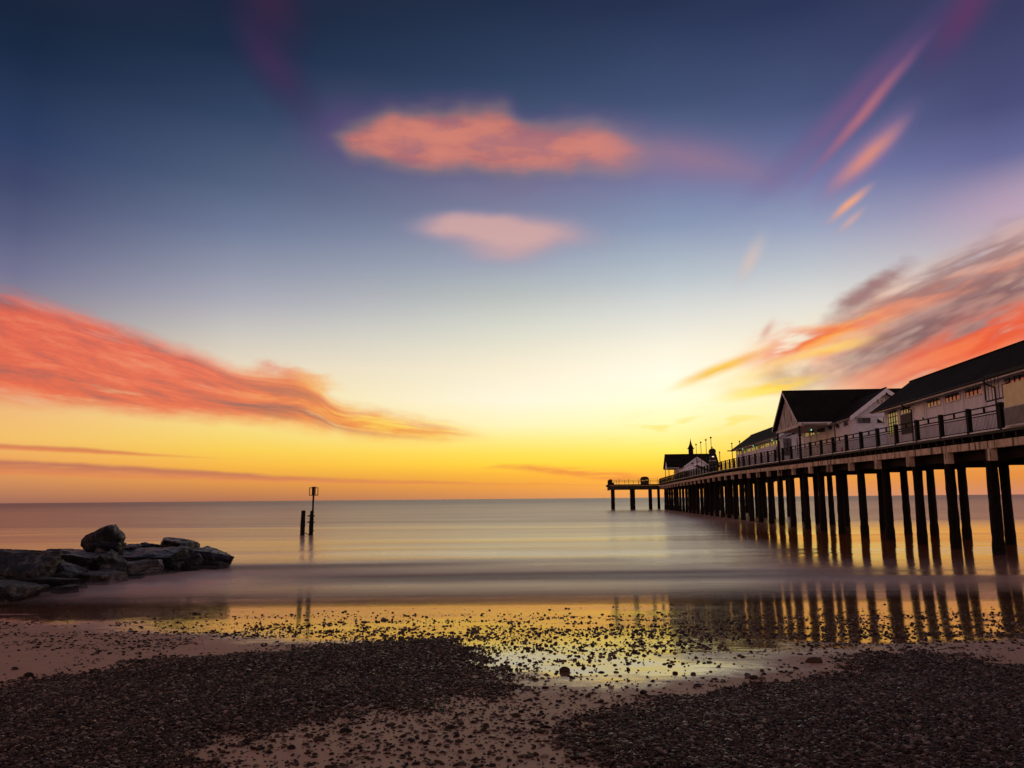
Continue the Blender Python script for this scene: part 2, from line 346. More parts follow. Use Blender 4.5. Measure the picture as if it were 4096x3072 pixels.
def rock_m(seed):
    def f(t, b, P, m):
        n = t.noise(P, 2.2 + seed * .3, 7, .68); st = t.noise(t.xyz(*[c * k for c, k in zip(t.sep(P), ((1.2, 1.5, 9.) if seed != 1 else (7., 1.2, 2.)))]), 1.6, 6, .65, .4)
        t.put(b.inputs['Base Color'], t.ramp(n * .5 + st * .5, [(.42, (.003, .0025, .0025)), (.53, (.009, .0075, .007)), (.60, (.11, .09, .078))], srgb=False))
        t.put(b.inputs['Normal'], t.bump(st + n * .8, 1., .22))
        t.put(b.inputs['Roughness'], n * .4 + .12)
    return f
material('rock_a', (.05,)*3, .4, .25, build=rock_m(0)); material('rock_b', (.05,)*3, .4, .25, build=rock_m(1))
def rock_light(t, b, P, m):
    n = t.noise(P, 3., 7, .7); x, y, z = t.sep(P)
    st = t.noise(t.xyz(x * 6., y * 2., z * 1.2), 1.2, 6, .7)
    t.put(b.inputs['Base Color'], t.ramp(n * .4 + st * .6, [(.42, (.004, .0035, .003)), (.52, (.018, .014, .011)), (.61, (.19, .145, .105))], srgb=False))
    t.put(b.inputs['Normal'], t.bump(st + n * .6, 1., .2))
material('rock_light', (.1,)*3, .5, .4, build=rock_light)
def rock_pat(t, b, P, m):
    x, y, z = t.sep(P)
    g = t.m('PINGPONG', x, .05) * 10. * t.m('PINGPONG', z, .05) * 10.
    n = t.noise(P, 4., 5, .6)
    t.put(b.inputs['Base Color'], t.ramp(n, [(.3, (.02, .018, .018)), (.7, (.09, .078, .07))], srgb=False))
    t.put(b.inputs['Normal'], t.bump(g + n * .4, 1., .06))
material('rock_patterned', (.05,)*3, .45, .5, build=rock_pat)

# ------------------------------------------------------------------ mesh builder
class MB:
    def __init__(s): s.v = []; s.f = []
    def add(s, vs, fs):
        k = len(s.v); s.v += [tuple(p) for p in vs]; s.f += [tuple(i + k for i in f) for f in fs]; return s
    def box(s, x0, x1, y0, y1, z0, z1, z0b=None, z1b=None):   # *b: heights at the y1 end
        a = z0 if z0b is None else z0b; c = z1 if z1b is None else z1b
        return s.add([(x0,y0,z0),(x1,y0,z0),(x1,y1,a),(x0,y1,a),(x0,y0,z1),(x1,y0,z1),(x1,y1,c),(x0,y1,c)],
                     [(0,3,2,1),(4,5,6,7),(0,1,5,4),(1,2,6,5),(2,3,7,6),(3,0,4,7)])
    def bar(s, p, q, r, n=8, r2=None):
        p = Vector(p); q = Vector(q); d = (q - p).normalized(); r2 = r if r2 is None else r2
        u = d.orthogonal().normalized(); w = d.cross(u); vs = []
        for c, rad in ((p, r), (q, r2)):
            for i in range(n):
                a = 2 * math.pi * (i + .5) / n; vs.append(c + u * math.cos(a) * rad + w * math.sin(a) * rad)
        return s.add(vs, [(i, (i + 1) % n, n + (i + 1) % n, n + i) for i in range(n)] + [tuple(range(n))[::-1], tuple(range(n, 2 * n))])
    def lathe(s, prof, n=12, c=(0, 0, 0)):       # prof: (r, z) from the bottom up
        vs = []; fs = []
        for r, z in prof:
            for i in range(n):
                a = 2 * math.pi * i / n; vs.append((c[0] + r * math.cos(a), c[1] + r * math.sin(a), c[2] + z))
        for k in range(len(prof) - 1):
            for i in range(n):
                j = (i + 1) % n; fs.append((k*n+i, k*n+j, (k+1)*n+j, (k+1)*n+i))
        fs += [tuple(range(n))[::-1], tuple(range((len(prof)-1)*n, len(prof)*n))]
        return s.add(vs, fs)
    def ball(s, c, r, n=10): return s.lathe([(max(.001, r*math.sin(math.pi*k/8)), -r*math.cos(math.pi*k/8)) for k in range(9)], n, c)
    def prism(s, poly, axis, a, b):              # poly of (u, z); axis 'x' -> u is y, axis 'y' -> u is x
        n = len(poly); P = (lambda u, z, w: (w, u, z)) if axis == 'x' else (lambda u, z, w: (u, w, z))
        vs = [P(u, z, a) for u, z in poly] + [P(u, z, b) for u, z in poly]
        return s.add(vs, [(i, (i+1) % n, n+(i+1) % n, n+i) for i in range(n)] + [tuple(range(n))[::-1], tuple(range(n, 2*n))])
    def frill(s, p, q, down, thick, w=.12, amp=.05, period=.2):   # scalloped board from p to q
        p = Vector(p); q = Vector(q); down = Vector(down); thick = Vector(thick); L = (q - p).length
        n = max(4, int(L / period) * 4)
        for i in range(n):
            a, b = i / n, (i + 1) / n; A = p.lerp(q, a); B = p.lerp(q, b)
            ha = w + amp * abs(math.sin(math.pi * a * n / 4)); hb = w + amp * abs(math.sin(math.pi * b * n / 4))
            v = [A, B, B + down * hb, A + down * ha]; s.add(v + [c + thick for c in v], [(0,1,2,3),(7,6,5,4),(0,4,5,1),(3,2,6,7),(0,3,7,4),(1,5,6,2)])
        return s
    def build(s, name, mat, parent=None, smooth=False, bevel=0., label=None):
        me = bpy.data.meshes.new(name); me.from_pydata(s.v, [], s.f); me.validate()
        bm = bmesh.new(); bm.from_mesh(me); bmesh.ops.recalc_face_normals(bm, faces=bm.faces)
        if bevel: bmesh.ops.bevel(bm, geom=bm.edges[:], offset=bevel, segments=1, affect='EDGES')
        bm.to_mesh(me); bm.free()
        if smooth:
            for p in me.polygons: p.use_smooth = True
        me.materials.append(MAT[mat] if isinstance(mat, str) else mat)
        o = bpy.data.objects.new(name, me); COL.objects.link(o)
        if parent is not None: o.parent = parent
        if label: o['label'] = label
        return o
def tag(o, label=None, cat=None, group=None, kind=None):
    for k, v in (('label', label), ('category', cat), ('group', group), ('kind', kind)):
        if v: o[k] = v
    return o
def empty(name, loc, rz=0.):
    o = bpy.data.objects.new(name, None); COL.objects.link(o); o.empty_display_size = .3
    o.location = loc; o.rotation_euler = (0, 0, rz); return o
def copy_thing(root):
    r = root.copy(); COL.objects.link(r)
    for ch in root.children:
        c = ch.copy(); COL.objects.link(c); c.parent = r
        for g in ch.children:
            d = g.copy(); COL.objects.link(d); d.parent = c
    return r

# ------------------------------------------------------------------ beach
def zbase(y): return np.interp(y, [-400, -30, -5, 5, 20, 24, 45, 120], [6., 4., 1.5, .9, 0, -.22, -1.2, -4.])
def vnoise(x, y, seed=0):     # smooth value noise in 0..1
    xi = np.floor(x); yi = np.floor(y); fx = x - xi; fy = y - yi; fx = fx*fx*(3-2*fx); fy = fy*fy*(3-2*fy)
    def h(a, b):
        v = np.sin(a * 127.1 + b * 311.7 + seed * 74.7) * 43758.5453; return v - np.floor(v)
    return (h(xi, yi)*(1-fx)+h(xi+1, yi)*fx)*(1-fy)+(h(xi, yi+1)*(1-fx)+h(xi+1, yi+1)*fx)*fy
def fbm(x, y, o=4, seed=0):
    s = 0; a = .5
    for k in range(o): s = s + a * vnoise(x * 2**k, y * 2**k, seed + k); a *= .5
    return s / (1 - .5**o)
LEFT = [(-30,5),(-16,7.2),(-9,8.2),(-6.6,8.8),(-5.64,9.14),(-5.23,9.78),(-4.85,10.73),(-3.56,11.58),(-2.24,12.89),(-.97,13.25),(-.49,10.89),(-.17,9.85),(.0,8.69),(-.48,7.95),(-1.28,7.42),(-1.89,6.71),(-2.2,6.05),(-2.4,5.3),(-2.8,2),(-30,2)]
RIGHT = [(30,6.2),(12,7.6),(7.4,8.7),(5.92,9.67),(5.48,11.3),(4.32,10.36),(3.51,9.45),(2.25,8.31),(1.25,7.86),(.71,7.23),(.34,6.38),(.35,5.3),(.2,2),(30,2)]
def sdf(px, py, poly):
    d = np.full(px.shape, 1e9); ins = np.zeros(px.shape, bool); n = len(poly)
    for i in range(n):
        x0, y0 = poly[i]; x1, y1 = poly[(i+1) % n]
        ex, ey = x1-x0, y1-y0; L = ex*ex+ey*ey
        t = np.clip(((px-x0)*ex+(py-y0)*ey)/L, 0, 1)
        d = np.minimum(d, np.hypot(px-x0-t*ex, py-y0-t*ey))
        c = ((y0 > py) != (y1 > py)) & (px < (x1-x0)*(py-y0)/((y1-y0) + 1e-12)+x0); ins ^= c
    return np.where(ins, d, -d)
def sstep(v, a, b):
    t = np.clip((v-a)/(b-a), 0, 1); return t*t*(3-2*t)
def bank(px, py):
    d = np.maximum(sdf(px, py, LEFT), sdf(px, py, RIGHT))
    return d - .30 + (fbm(px*1.7, py*1.7, 4, 3)-.5)*.9
def ground_z(x, y):
    z = zbase(y) + (fbm(x*.35, y*.35, 2, 11)-.5)*(.10 - .075*sstep(y, 9.5, 12.5))*sstep(y, 26, 14) + (fbm(x*1.3, y*1.3, 3, 5)-.5)*(.018 - .016*sstep(y, 10, 13))
    near = (y < 20) & (y > 1) & (np.abs(x) < 35)
    b = np.where(near, bank(x, y), -5)
    return z + .04*sstep(b, -.3, .9)
def build_beach():
    xs = np.concatenate([-np.geomspace(420, 18, 22), np.arange(-17.5, 15.5, .09), np.geomspace(16, 420, 22)])
    ys = np.concatenate([-np.geomspace(400, 2, 14), np.arange(-1, 4, .5), np.arange(4, 25, .09), np.arange(25.5, 60, 3), [80, 120]])
    gx, gy = np.meshgrid(xs, ys); gz = ground_z(gx, gy); h, w = gx.shape
    me = bpy.data.meshes.new('beach_sand')
    co = np.stack([gx, gy, gz], -1).reshape(-1, 3)
    idx = np.arange(h*w).reshape(h, w)
    f = np.stack([idx[:-1, :-1], idx[:-1, 1:], idx[1:, 1:], idx[1:, :-1]], -1).reshape(-1, 4)
    me.vertices.add(len(co)); me.vertices.foreach_set('co', co.ravel())
    me.loops.add(f.size); me.loops.foreach_set('vertex_index', f.ravel().astype(np.int32))
    me.polygons.add(len(f)); me.polygons.foreach_set('loop_start', np.arange(0, f.size, 4, dtype=np.int32)); me.polygons.foreach_set('loop_total', np.full(len(f), 4, np.int32))
    me.update(); me.polygons.foreach_set('use_smooth', np.ones(len(f), bool))
    # how wet the sand is (standing film of water) and how much fine grit lies on it
    px, py = gx.ravel(), gy.ravel()
    edge = np.interp(px, [-17,-10.85,-6.5,-3.5,-2.3,-1,-.1,1.05,2.5,3.9,5.4,9,15], [19,18.6,16.0,13.6,13.2,12.6,9.7,10.0,11.6,12.2,12.6,14.4,17])
    nz = (fbm(px*.5, py*1.1, 4, 21)-.5)
    wet = sstep(py - edge + .9 + nz*3.4, -1.8, 1.6)
    pool = np.exp(-(((px-.6)/1.9)**2+((py-9.75)/.55)**2))*.9 + np.exp(-(((px-4.2)/2.6)**2+((py-12.3)/.9)**2))*.5
    wet = np.clip(wet + pool*sstep(fbm(px*1.5, py*3, 3, 31), .35, .6), 0, 1)
    b = sstep(bank(px, py), -.45, .55)*.85
    for nm, v in (('wet', wet), ('grit', b)):
        at = me.attributes.new(nm, 'FLOAT', 'POINT'); at.data.foreach_set('value', v.astype(np.float32))
    o = bpy.data.objects.new('beach_sand', me); COL.objects.link(o); o['kind'] = 'structure'
    def f(t, bs, P, m):
        x, y, z = t.sep(P)
        wa = t.n('ShaderNodeAttribute', attribute_name='wet'); ga = t.n('ShaderNodeAttribute', attribute_name='grit')
        wet = X(t, wa.outputs['Fac']); grit = X(t, ga.outputs['Fac'])
        n = t.noise(P, 3., 6, .65); fine = t.noise(P, 90., 3, .6); gr = t.noise(P, 45., 4, .7)
        rip = t.noise(t.xyz(x * 1.2 - y * .6, y * 3. + x * .9, 0.), 2.4, 4, .55, .3)
        rl = t.noise(t.xyz(x * .8, y * 4.5, 3.), 1., 3, .5)
        w2 = t.ss(wet + (n - .5) * .7 + (rip - .5) * .8, .10, 1.0)
        dry = t.ramp(n * .5 + fine * .5, [(.3, (.33, .165, .092)), (.7, (.46, .245, .145))], srgb=False)
        c = t.mix(w2, dry, (.17, .085, .045, 1))
        gc = t.ramp(gr, [(.35, (.012, .009, .008)), (.6, (.06, .042, .035))], srgb=False)
        c = t.mix(t.ss(grit + (gr - .5) * .8, .35, .6), c, gc)
        t.put(bs.inputs['Base Color'], c)
        t.put(bs.inputs['Roughness'], .60 - t.m('POWER', w2, .7) * .52 + grit * .1)
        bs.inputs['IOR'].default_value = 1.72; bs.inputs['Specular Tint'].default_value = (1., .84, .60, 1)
        h1 = fine * .004 * (1. - w2) + gr * grit * .02 + n * .012 * (1. - w2) + rip * .0013 * w2 + rl * .0010 * w2
        d = t.n('ShaderNodeBump'); d.inputs['Strength'].default_value = 1.; d.inputs['Distance'].default_value = 1.
        t.put(d.inputs['Height'], h1); t.put(bs.inputs['Normal'], X(t, d.outputs[0]))
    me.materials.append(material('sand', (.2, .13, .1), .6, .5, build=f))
build_beach()

# ------------------------------------------------------------------ sea
def sea_m(t, b, P, m):
    x, y, z = t.sep(P)
    n1 = t.noise(t.xyz(x * .04, y * .22, 0.), 1., 2, .45)
    n2 = t.noise(t.xyz(x * .012, y * .07, 4.), 1., 2, .45)
    n3 = t.noise(t.xyz(x * .0025, y * .013, 8.), 1., 4, .5)
    bandn = n1 * .4 + n2 * .35 + n3 * .25
    yy = y + (t.noise(t.xyz(x * .08, y * .1, 2.), 1., 3) - .5) * 5.
    foam = t.ss(yy + (n2 - .5) * 8. + t.ss(x, 3., 10.) * 5., 39., 30.) * (.55 + t.ss(n1, .35, .6) * .45) * (1. - t.ss(t.m('ABSOLUTE', yy - 27.2 - x * .02), 1.1, .2) * .65)
    far = t.ss(y, 60., 700.)
    tr = t.m('MAXIMUM', t.ss(t.m('ABSOLUTE', yy * .6 + y * .4 - 27.6 - x * .03 + (n2 - .5) * 6.), 2.4, .1) * t.ss(x, -11., -4.) * t.ss(x, 16., 6.), t.ss(t.m('ABSOLUTE', y - 33.2 + (n1 - .5) * 2. - x * .05), 1.8, .2) * t.ss(x, 2., -6.) * .8)  # wave troughs: their darker reflection is put into the base colour
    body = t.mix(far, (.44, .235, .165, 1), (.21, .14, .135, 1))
    calm_glow = t.ss(x - y * .10 + (n1 - .5) * 3., 7., 12.) * t.ss(y, 90., 55.) * (1. - foam * .7)  # calmer water by the pier; orange sky reflection put into body and specular tint
    body = t.mix(calm_glow, body, (.26, .07, .02, 1))
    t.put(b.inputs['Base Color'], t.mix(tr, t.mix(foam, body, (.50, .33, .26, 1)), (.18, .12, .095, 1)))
    t.put(b.inputs['Roughness'], .18 + foam * .15 + t.ss(y, 45., 110.) * .10 + far * .06 + t.ss(bandn, .42, .6) * .06 - calm_glow * .14 + tr * .15)
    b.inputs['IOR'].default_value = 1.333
    t.put(b.inputs['Specular Tint'], t.mix(calm_glow, (1., .86, .72, 1), (1., .42, .15, 1)))
    t.put(b.inputs['Specular IOR Level'], .44 - foam * .14 + calm_glow * .25 - tr * .12)
    w = t.noise(t.xyz(x * .22, y * .9, 0.), 1., 3, .5)
    h = w * .025 * t.ss(y, 24., 34.) + n1 * .20 + n2 * .6
    d = t.n('ShaderNodeBump'); d.inputs['Strength'].default_value = .55; d.inputs['Distance'].default_value = 1.
    t.put(d.inputs['Height'], h); t.put(b.inputs['Normal'], X(t, d.outputs[0]))
    t.put(b.inputs['Alpha'], t.ss(y + (w - .5) * 1.5 + (n1 - .5) * 3.5 + (n2 - .5) * 3., 20.2, 26.2))
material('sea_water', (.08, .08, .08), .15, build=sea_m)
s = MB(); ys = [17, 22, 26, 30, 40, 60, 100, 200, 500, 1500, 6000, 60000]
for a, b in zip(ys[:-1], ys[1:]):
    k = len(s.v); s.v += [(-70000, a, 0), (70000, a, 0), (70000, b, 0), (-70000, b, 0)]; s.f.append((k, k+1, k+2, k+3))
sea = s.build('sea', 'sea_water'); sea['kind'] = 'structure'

# wave spray smoothed by the long exposure: a few thin veils lying over the surf
def veil_m(t, b, P, m):
    x, y, z = t.sep(P)
    n = t.noise(t.xyz(x * .12, y * .35, z * 9.), 1., 4, .55)
    edge = t.ss(y + x * .0, 21.5, 26.5) * t.ss(y, 37., 31.)
    rocks = t.ss(x, -3., -9.)
    a = edge * (.07 + rocks * .07) * t.ss(n - z * 1.2, .25, .6)
    b.inputs['Roughness'].default_value = 1.; b.inputs['Specular IOR Level'].default_value = 0.
    t.put(b.inputs['Base Color'], (.6, .48, .50, 1)); t.put(b.inputs['Alpha'], a)
material('surf_veil', (.5,)*3, 1., build=veil_m)
s = MB()
for k in range(7):
    z = .03 + .045 * k; s.add([(-40, 20.5, z), (45, 20.5, z), (45, 38, z), (-40, 38, z)], [(0, 1, 2, 3)])
v = s.build('surf_mist', 'surf_veil'); tag(v, kind='stuff')

# ------------------------------------------------------------------ shingle
def pebble_mat():
    def f(t, b, P, m):
        oi = t.n('ShaderNodeObjectInfo'); r = X(t, oi.outputs['Random'])
        n = t.noise(P, 3., 4, .6)
        c = t.ramp(r, [(0., (.006, .004, .004)), (.35, (.024, .012, .007)), (.6, (.055, .027, .015)), (.8, (.075, .042, .027)), (.92, (.16, .095, .06)), (1., (.34, .24, .18))], srgb=False)
        t.put(b.inputs['Base Color'], t.mix(n * .5, c, (.02, .015, .013, 1)))
        q = t.m('FRACT', r * 53.7)
        t.put(b.inputs['Roughness'], .62 - t.ss(q, .6, 1.) * .44); t.put(b.inputs['Specular IOR Level'], .18 + t.ss(q, .7, 1.) * .5); b.inputs['Specular Tint'].default_value = (1., .76, .55, 1)
    return material('pebble', (.04,)*3, .35, .5, build=f)
pebble_mat()
def stone_mesh(seed, sub=2, name='stone'):
    bm = bmesh.new(); bmesh.ops.create_icosphere(bm, subdivisions=sub, radius=1.)
    r = random.Random(seed); A = [(Vector((r.gauss(0,1), r.gauss(0,1), r.gauss(0,1))).normalized(), r.uniform(.72, 1.)) for _ in range(7)]
    for v in bm.verts:
        n = v.co.normalized(); k = 1.
        for d, o in A:
            c = n.dot(d)
            if c > 0: k = min(k, .5 * k + .5 * o / max(c, .3)) if o / max(c, .3) < k else k
        v.co = n * k
    me = bpy.data.meshes.new(name); bm.to_mesh(me); bm.free()
    for p in me.polygons: p.use_smooth = True
    me.materials.append(MAT['pebble']); return me
def shingle():
    P = []; S = []
    def scatter(n, x0, x1, y0, y1, dens, smin, smax, power=2.2, layer=0.):
        x = RNG.uniform(x0, x1, n); y = RNG.uniform(y0, y1, n)
        k = RNG.random(n) < dens(x, y); k &= np.abs(x) < (y * .70 + .6); x, y = x[k], y[k]
        s = smin + (smax - smin) * RNG.random(len(x)) ** power
        z = ground_z(x, y) + s * .15 + layer * RNG.random(len(x))
        P.append(np.stack([x, y, z], -1)); S.append(s)
    B = lambda x, y: sstep(bank(x, y) + (fbm(x*5, y*5, 3, 9)-.5)*.9, -.55, .35)
    # two dense banks: density falls with distance where single stones vanish
    scatter(230000, -8, 8, 4.6, 9, B, .0075, .020, 2.6, .014)
    scatter(120000, -9, 9, 9, 14, B, .009, .022, 2.6, .016)
    scatter(16000, -8, 8, 4.6, 14, lambda x, y: B(x, y)*.8, .016, .036, 3.4)
    # thinner scatter around the banks and over the wet sand
    halo = lambda x, y: sstep(bank(x, y), -1.5, .1)*.6*sstep(fbm(x*2.2, y*2.2, 3, 41), .34, .62)
    scatter(44000, -9, 9, 4.6, 14.5, halo, .006, .022, 2.8)
    lower = lambda x, y: np.exp(-((x+.6)/1.7)**2)*sstep(y, 9.2, 7.5)*.42
    scatter(30000, -4, 3, 4.6, 9.5, lower, .006, .024, 3.)
    strip = lambda x, y: sstep(fbm(x*.9, y*1.6, 4, 51), .34, .62)*sstep(y, 10.2, 12.5)*sstep(y, 18.8, 15.0)*(.52+.2*sstep(x, -9, -3))
    scatter(70000, -13, 13, 10, 18.8, strip, .006, .030, 4.)
    fan = lambda x, y: np.exp(-((x-.7)/1.9)**2-((y-11.)/1.8)**2)*.55*sstep(fbm(x*2, y*3, 3, 61), .3, .55)
    scatter(9000, -3, 5, 8.5, 14, fan, .009, .030, 2.6)
    rt_ = lambda x, y: np.exp(-((x-5.4)/2.2)**2-((y-13.0)/1.1)**2)*.6*sstep(fbm(x*1.4, y*3, 3, 71), .38, .55)
    scatter(15000, -1, 10, 10, 16.5, rt_, .010, .030, 2.8)
    scatter(5000, -15, 15, 5, 21, lambda x, y: .55*sstep(y, 21, 17)*np.ones_like(x), .010, .035, 3.)
    P_ = np.concatenate(P); S_ = np.concatenate(S); n = len(P_)
    me = bpy.data.meshes.new('shingle'); me.vertices.add(n); me.vertices.foreach_set('co', P_.astype(np.float32).ravel())
    sc = np.stack([S_*RNG.uniform(.9, 1.5, n), S_*RNG.uniform(.7, 1.1, n), S_*RNG.uniform(.42, .7, n)], -1)
    ro = np.stack([RNG.normal(0, .25, n), RNG.normal(0, .25, n), RNG.uniform(0, 6.28, n)], -1)
    for nm, v in (('scl', sc), ('rot', ro)):
        at = me.attributes.new(nm, 'FLOAT_VECTOR', 'POINT'); at.data.foreach_set('vector', v.astype(np.float32).ravel())
    at = me.attributes.new('pick', 'INT', 'POINT'); at.data.foreach_set('value', RNG.integers(0, 4, n).astype(np.int32))
    o = bpy.data.objects.new('shingle', me); COL.objects.link(o)
    tag(o, kind='stuff')
    ng = bpy.data.node_groups.new('shingle_nodes', 'GeometryNodeTree')
    ng.interface.new_socket('Geometry', in_out='INPUT', socket_type='NodeSocketGeometry'); ng.interface.new_socket('Geometry', in_out='OUTPUT', socket_type='NodeSocketGeometry')
    N = ng.nodes; L = ng.links
    gi = N.new('NodeGroupInput'); go = N.new('NodeGroupOutput')
    g2i = N.new('GeometryNodeGeometryToInstance')
    for q in range(4):
        ic = N.new('GeometryNodeMeshIcoSphere'); ic.inputs['Subdivisions'].default_value = 2
        sp = N.new('GeometryNodeSetPosition'); nz = N.new('ShaderNodeTexNoise'); nz.noise_dimensions = '4D'
        nz.inputs['W'].default_value = q * 5.3; nz.inputs['Scale'].default_value = .9; nz.inputs['Detail'].default_value = 1.
        vm = N.new('ShaderNodeVectorMath'); vm.operation = 'MULTIPLY_ADD'; vm.inputs[1].default_value = (1.3,)*3; vm.inputs[2].default_value = (-.65,)*3
        L.new(nz.outputs['Color'], vm.inputs[0]); L.new(vm.outputs[0], sp.inputs['Offset']); L.new(ic.outputs['Mesh'], sp.inputs['Geometry'])
        sm = N.new('GeometryNodeSetMaterial'); sm.inputs['Material'].default_value = MAT['pebble']; L.new(sp.outputs[0], sm.inputs['Geometry'])
        ssm = N.new('GeometryNodeSetShadeSmooth'); L.new(sm.outputs[0], ssm.inputs[0]); L.new(ssm.outputs[0], g2i.inputs[0])
    iop = N.new('GeometryNodeInstanceOnPoints'); iop.inputs['Pick Instance'].default_value = True
    L.new(gi.outputs[0], iop.inputs['Points']); L.new(g2i.outputs[0], iop.inputs['Instance'])
    def na(nm, ty):
        d = N.new('GeometryNodeInputNamedAttribute'); d.data_type = ty; d.inputs['Name'].default_value = nm
        return next(s for s in d.outputs if s.enabled and s.name == 'Attribute')
    L.new(na('scl', 'FLOAT_VECTOR'), iop.inputs['Scale']); L.new(na('pick', 'INT'), iop.inputs['Instance Index'])
    e2r = N.new('FunctionNodeEulerToRotation'); L.new(na('rot', 'FLOAT_VECTOR'), e2r.inputs[0]); L.new(e2r.outputs[0], iop.inputs['Rotation'])
    L.new(iop.outputs[0], go.inputs[0])
    md = o.modifiers.new('scatter', 'NODES'); md.node_group = ng
shingle()
# single larger stones
BIG = [(.59,9.8,.10,'largest dark stone on the wet sand between the two shingle banks'),(-.66,14.23,.085,'flat dark stone alone on the golden wet sand in the middle'),
 (.01,7.05,.065,'flat oval stone on bare sand below the middle of the beach'),(-1.32,6.55,.07,'long dark stone on bare sand at the edge of the left shingle bank'),(-1.45,6.24,.06,'round dark stone nearest the bottom edge left of the middle'),
 (-2.62,16.61,.085,'dark stone at the waterline straight below the beacon'),(-4.75,10.51,.09,'rounded stone on the upper rim of the left shingle bank'),(-5.69,9.75,.09,'pale brown boulder stone on bare sand at the left edge'),
 (-6.16,10.25,.07,'flat dark stone on bare sand farthest to the left'),(3.62,10.04,.13,'lumpy brown stone pile on smooth sand above the right shingle bank'),(2.57,8.95,.07,'squat dark stone on the rim of the right shingle bank'),
 (1.87,8.53,.07,'dark block stone where the right shingle bank begins'),(7.54,12.85,.08,'dark stone on wet sand under the near end of the pier'),(-7.21,18.61,.08,'dark stone standing in the swash left of the beacon')]
SMALL = [(-.34,8.27),(.23,9.17),(-.76,6.12),(-.47,6.62),(-1.78,13.17),(.19,11.71),(-6.01,13.1),(-4.12,11.25),(-2.62,7.95),(-4.29,10.77),(-1.59,5.99),(-2.42,5.82),(-5.9,11.18),(1.99,9.28),(1.81,9.39),(2.88,10.62),(6.55,11.51),(4.41,10.41),(3.25,9.01),(2.5,7.18),(2.84,7.44),(-1.07,6.2)]
meshes = [stone_mesh(k, 3, 'stone') for k in range(6)]
for i, (x, y, r, lab) in enumerate(BIG + [(x, y, .045, 'fist sized dark rounded stone lying on the sand') for x, y in SMALL]):
    o = bpy.data.objects.new('beach_stone', meshes[i % 6]); COL.objects.link(o)
    r *= .68
    z = float(ground_z(np.array([x]), np.array([y]))[0]); o.location = (x, y, z + r * .2)
    o.scale = (r * random.uniform(.9, 1.25), r * random.uniform(.7, .95), r * random.uniform(.5, .7)); o.rotation_euler = (0, 0, random.uniform(-.6, .6))
    tag(o, lab, 'stone', 'larger stones on the beach')

# ------------------------------------------------------------------ rock groyne
def boulder(name, seed, w, dp, h, mat, sub=5, rough=.045, tilt=(0, 0, 0)):
    r = random.Random(seed); bm = bmesh.new()
    for k in range(15):
        p = Vector([math.copysign(abs(r.uniform(-1, 1)) ** .45, r.uniform(-1, 1)) for _ in range(3)])
        p *= r.uniform(.8, 1.); p.z *= .9 * (1.25 / max(1.25, p.length)); bm.verts.new(p)
    res = bmesh.ops.convex_hull(bm, input=bm.verts[:])
    bmesh.ops.delete(bm, geom=[v for v in bm.verts if not v.link_faces], context='VERTS')
    bmesh.ops.dissolve_limit(bm, angle_limit=.30, verts=bm.verts[:], edges=bm.edges[:])
    bmesh.ops.bevel(bm, geom=bm.edges[:], offset=.045, segments=2, affect='EDGES', clamp_overlap=True)
    bmesh.ops.triangulate(bm, faces=bm.faces[:])
    for _ in range(6):
        es = [e for e in bm.edges if e.calc_length() > .085]
        if not es or len(bm.verts) > 14000: break
        bmesh.ops.subdivide_edges(bm, edges=es, cuts=1); bmesh.ops.triangulate(bm, faces=bm.faces[:])
    bm.normal_update()
    from mathutils import noise as mn
    off = Vector((seed * 3.1, seed * 1.7, 0))
    R = Matrix.Rotation(tilt[0], 3, 'X') @ Matrix.Rotation(tilt[1], 3, 'Y') @ Matrix.Rotation(tilt[2], 3, 'Z')
    new = []
    for v in bm.verts:
        p = v.co; k = mn.fractal(p * 2.4 + off, 1., 2., 5) * rough * 1.3 + (mn.ridged_multi_fractal(Vector((p.x * 2.2, p.y * 2.2, p.z * 6)) + off, 1., 2.1, 4, 1., 2.) - 1.) * rough * .5
        new.append(R @ (p + v.normal * k))
    for v, p in zip(bm.verts, new): v.co = p
    mx = [max(abs(v.co[i]) for v in bm.verts) for i in range(3)]
    lo = [min(v.co[i] for v in bm.verts) for i in range(3)]; hi = [max(v.co[i] for v in bm.verts) for i in range(3)]
    for v in bm.verts:
        v.co = Vector(((v.co[0]-(lo[0]+hi[0])/2)/(hi[0]-lo[0])*w, (v.co[1]-(lo[1]+hi[1])/2)/(hi[1]-lo[1])*dp, (v.co[2]-hi[2])/(hi[2]-lo[2])*h))
    me = bpy.data.meshes.new(name); bm.to_mesh(me); bm.free()
    for p in me.polygons: p.use_smooth = True
    me.materials.append(MAT[mat]); return me
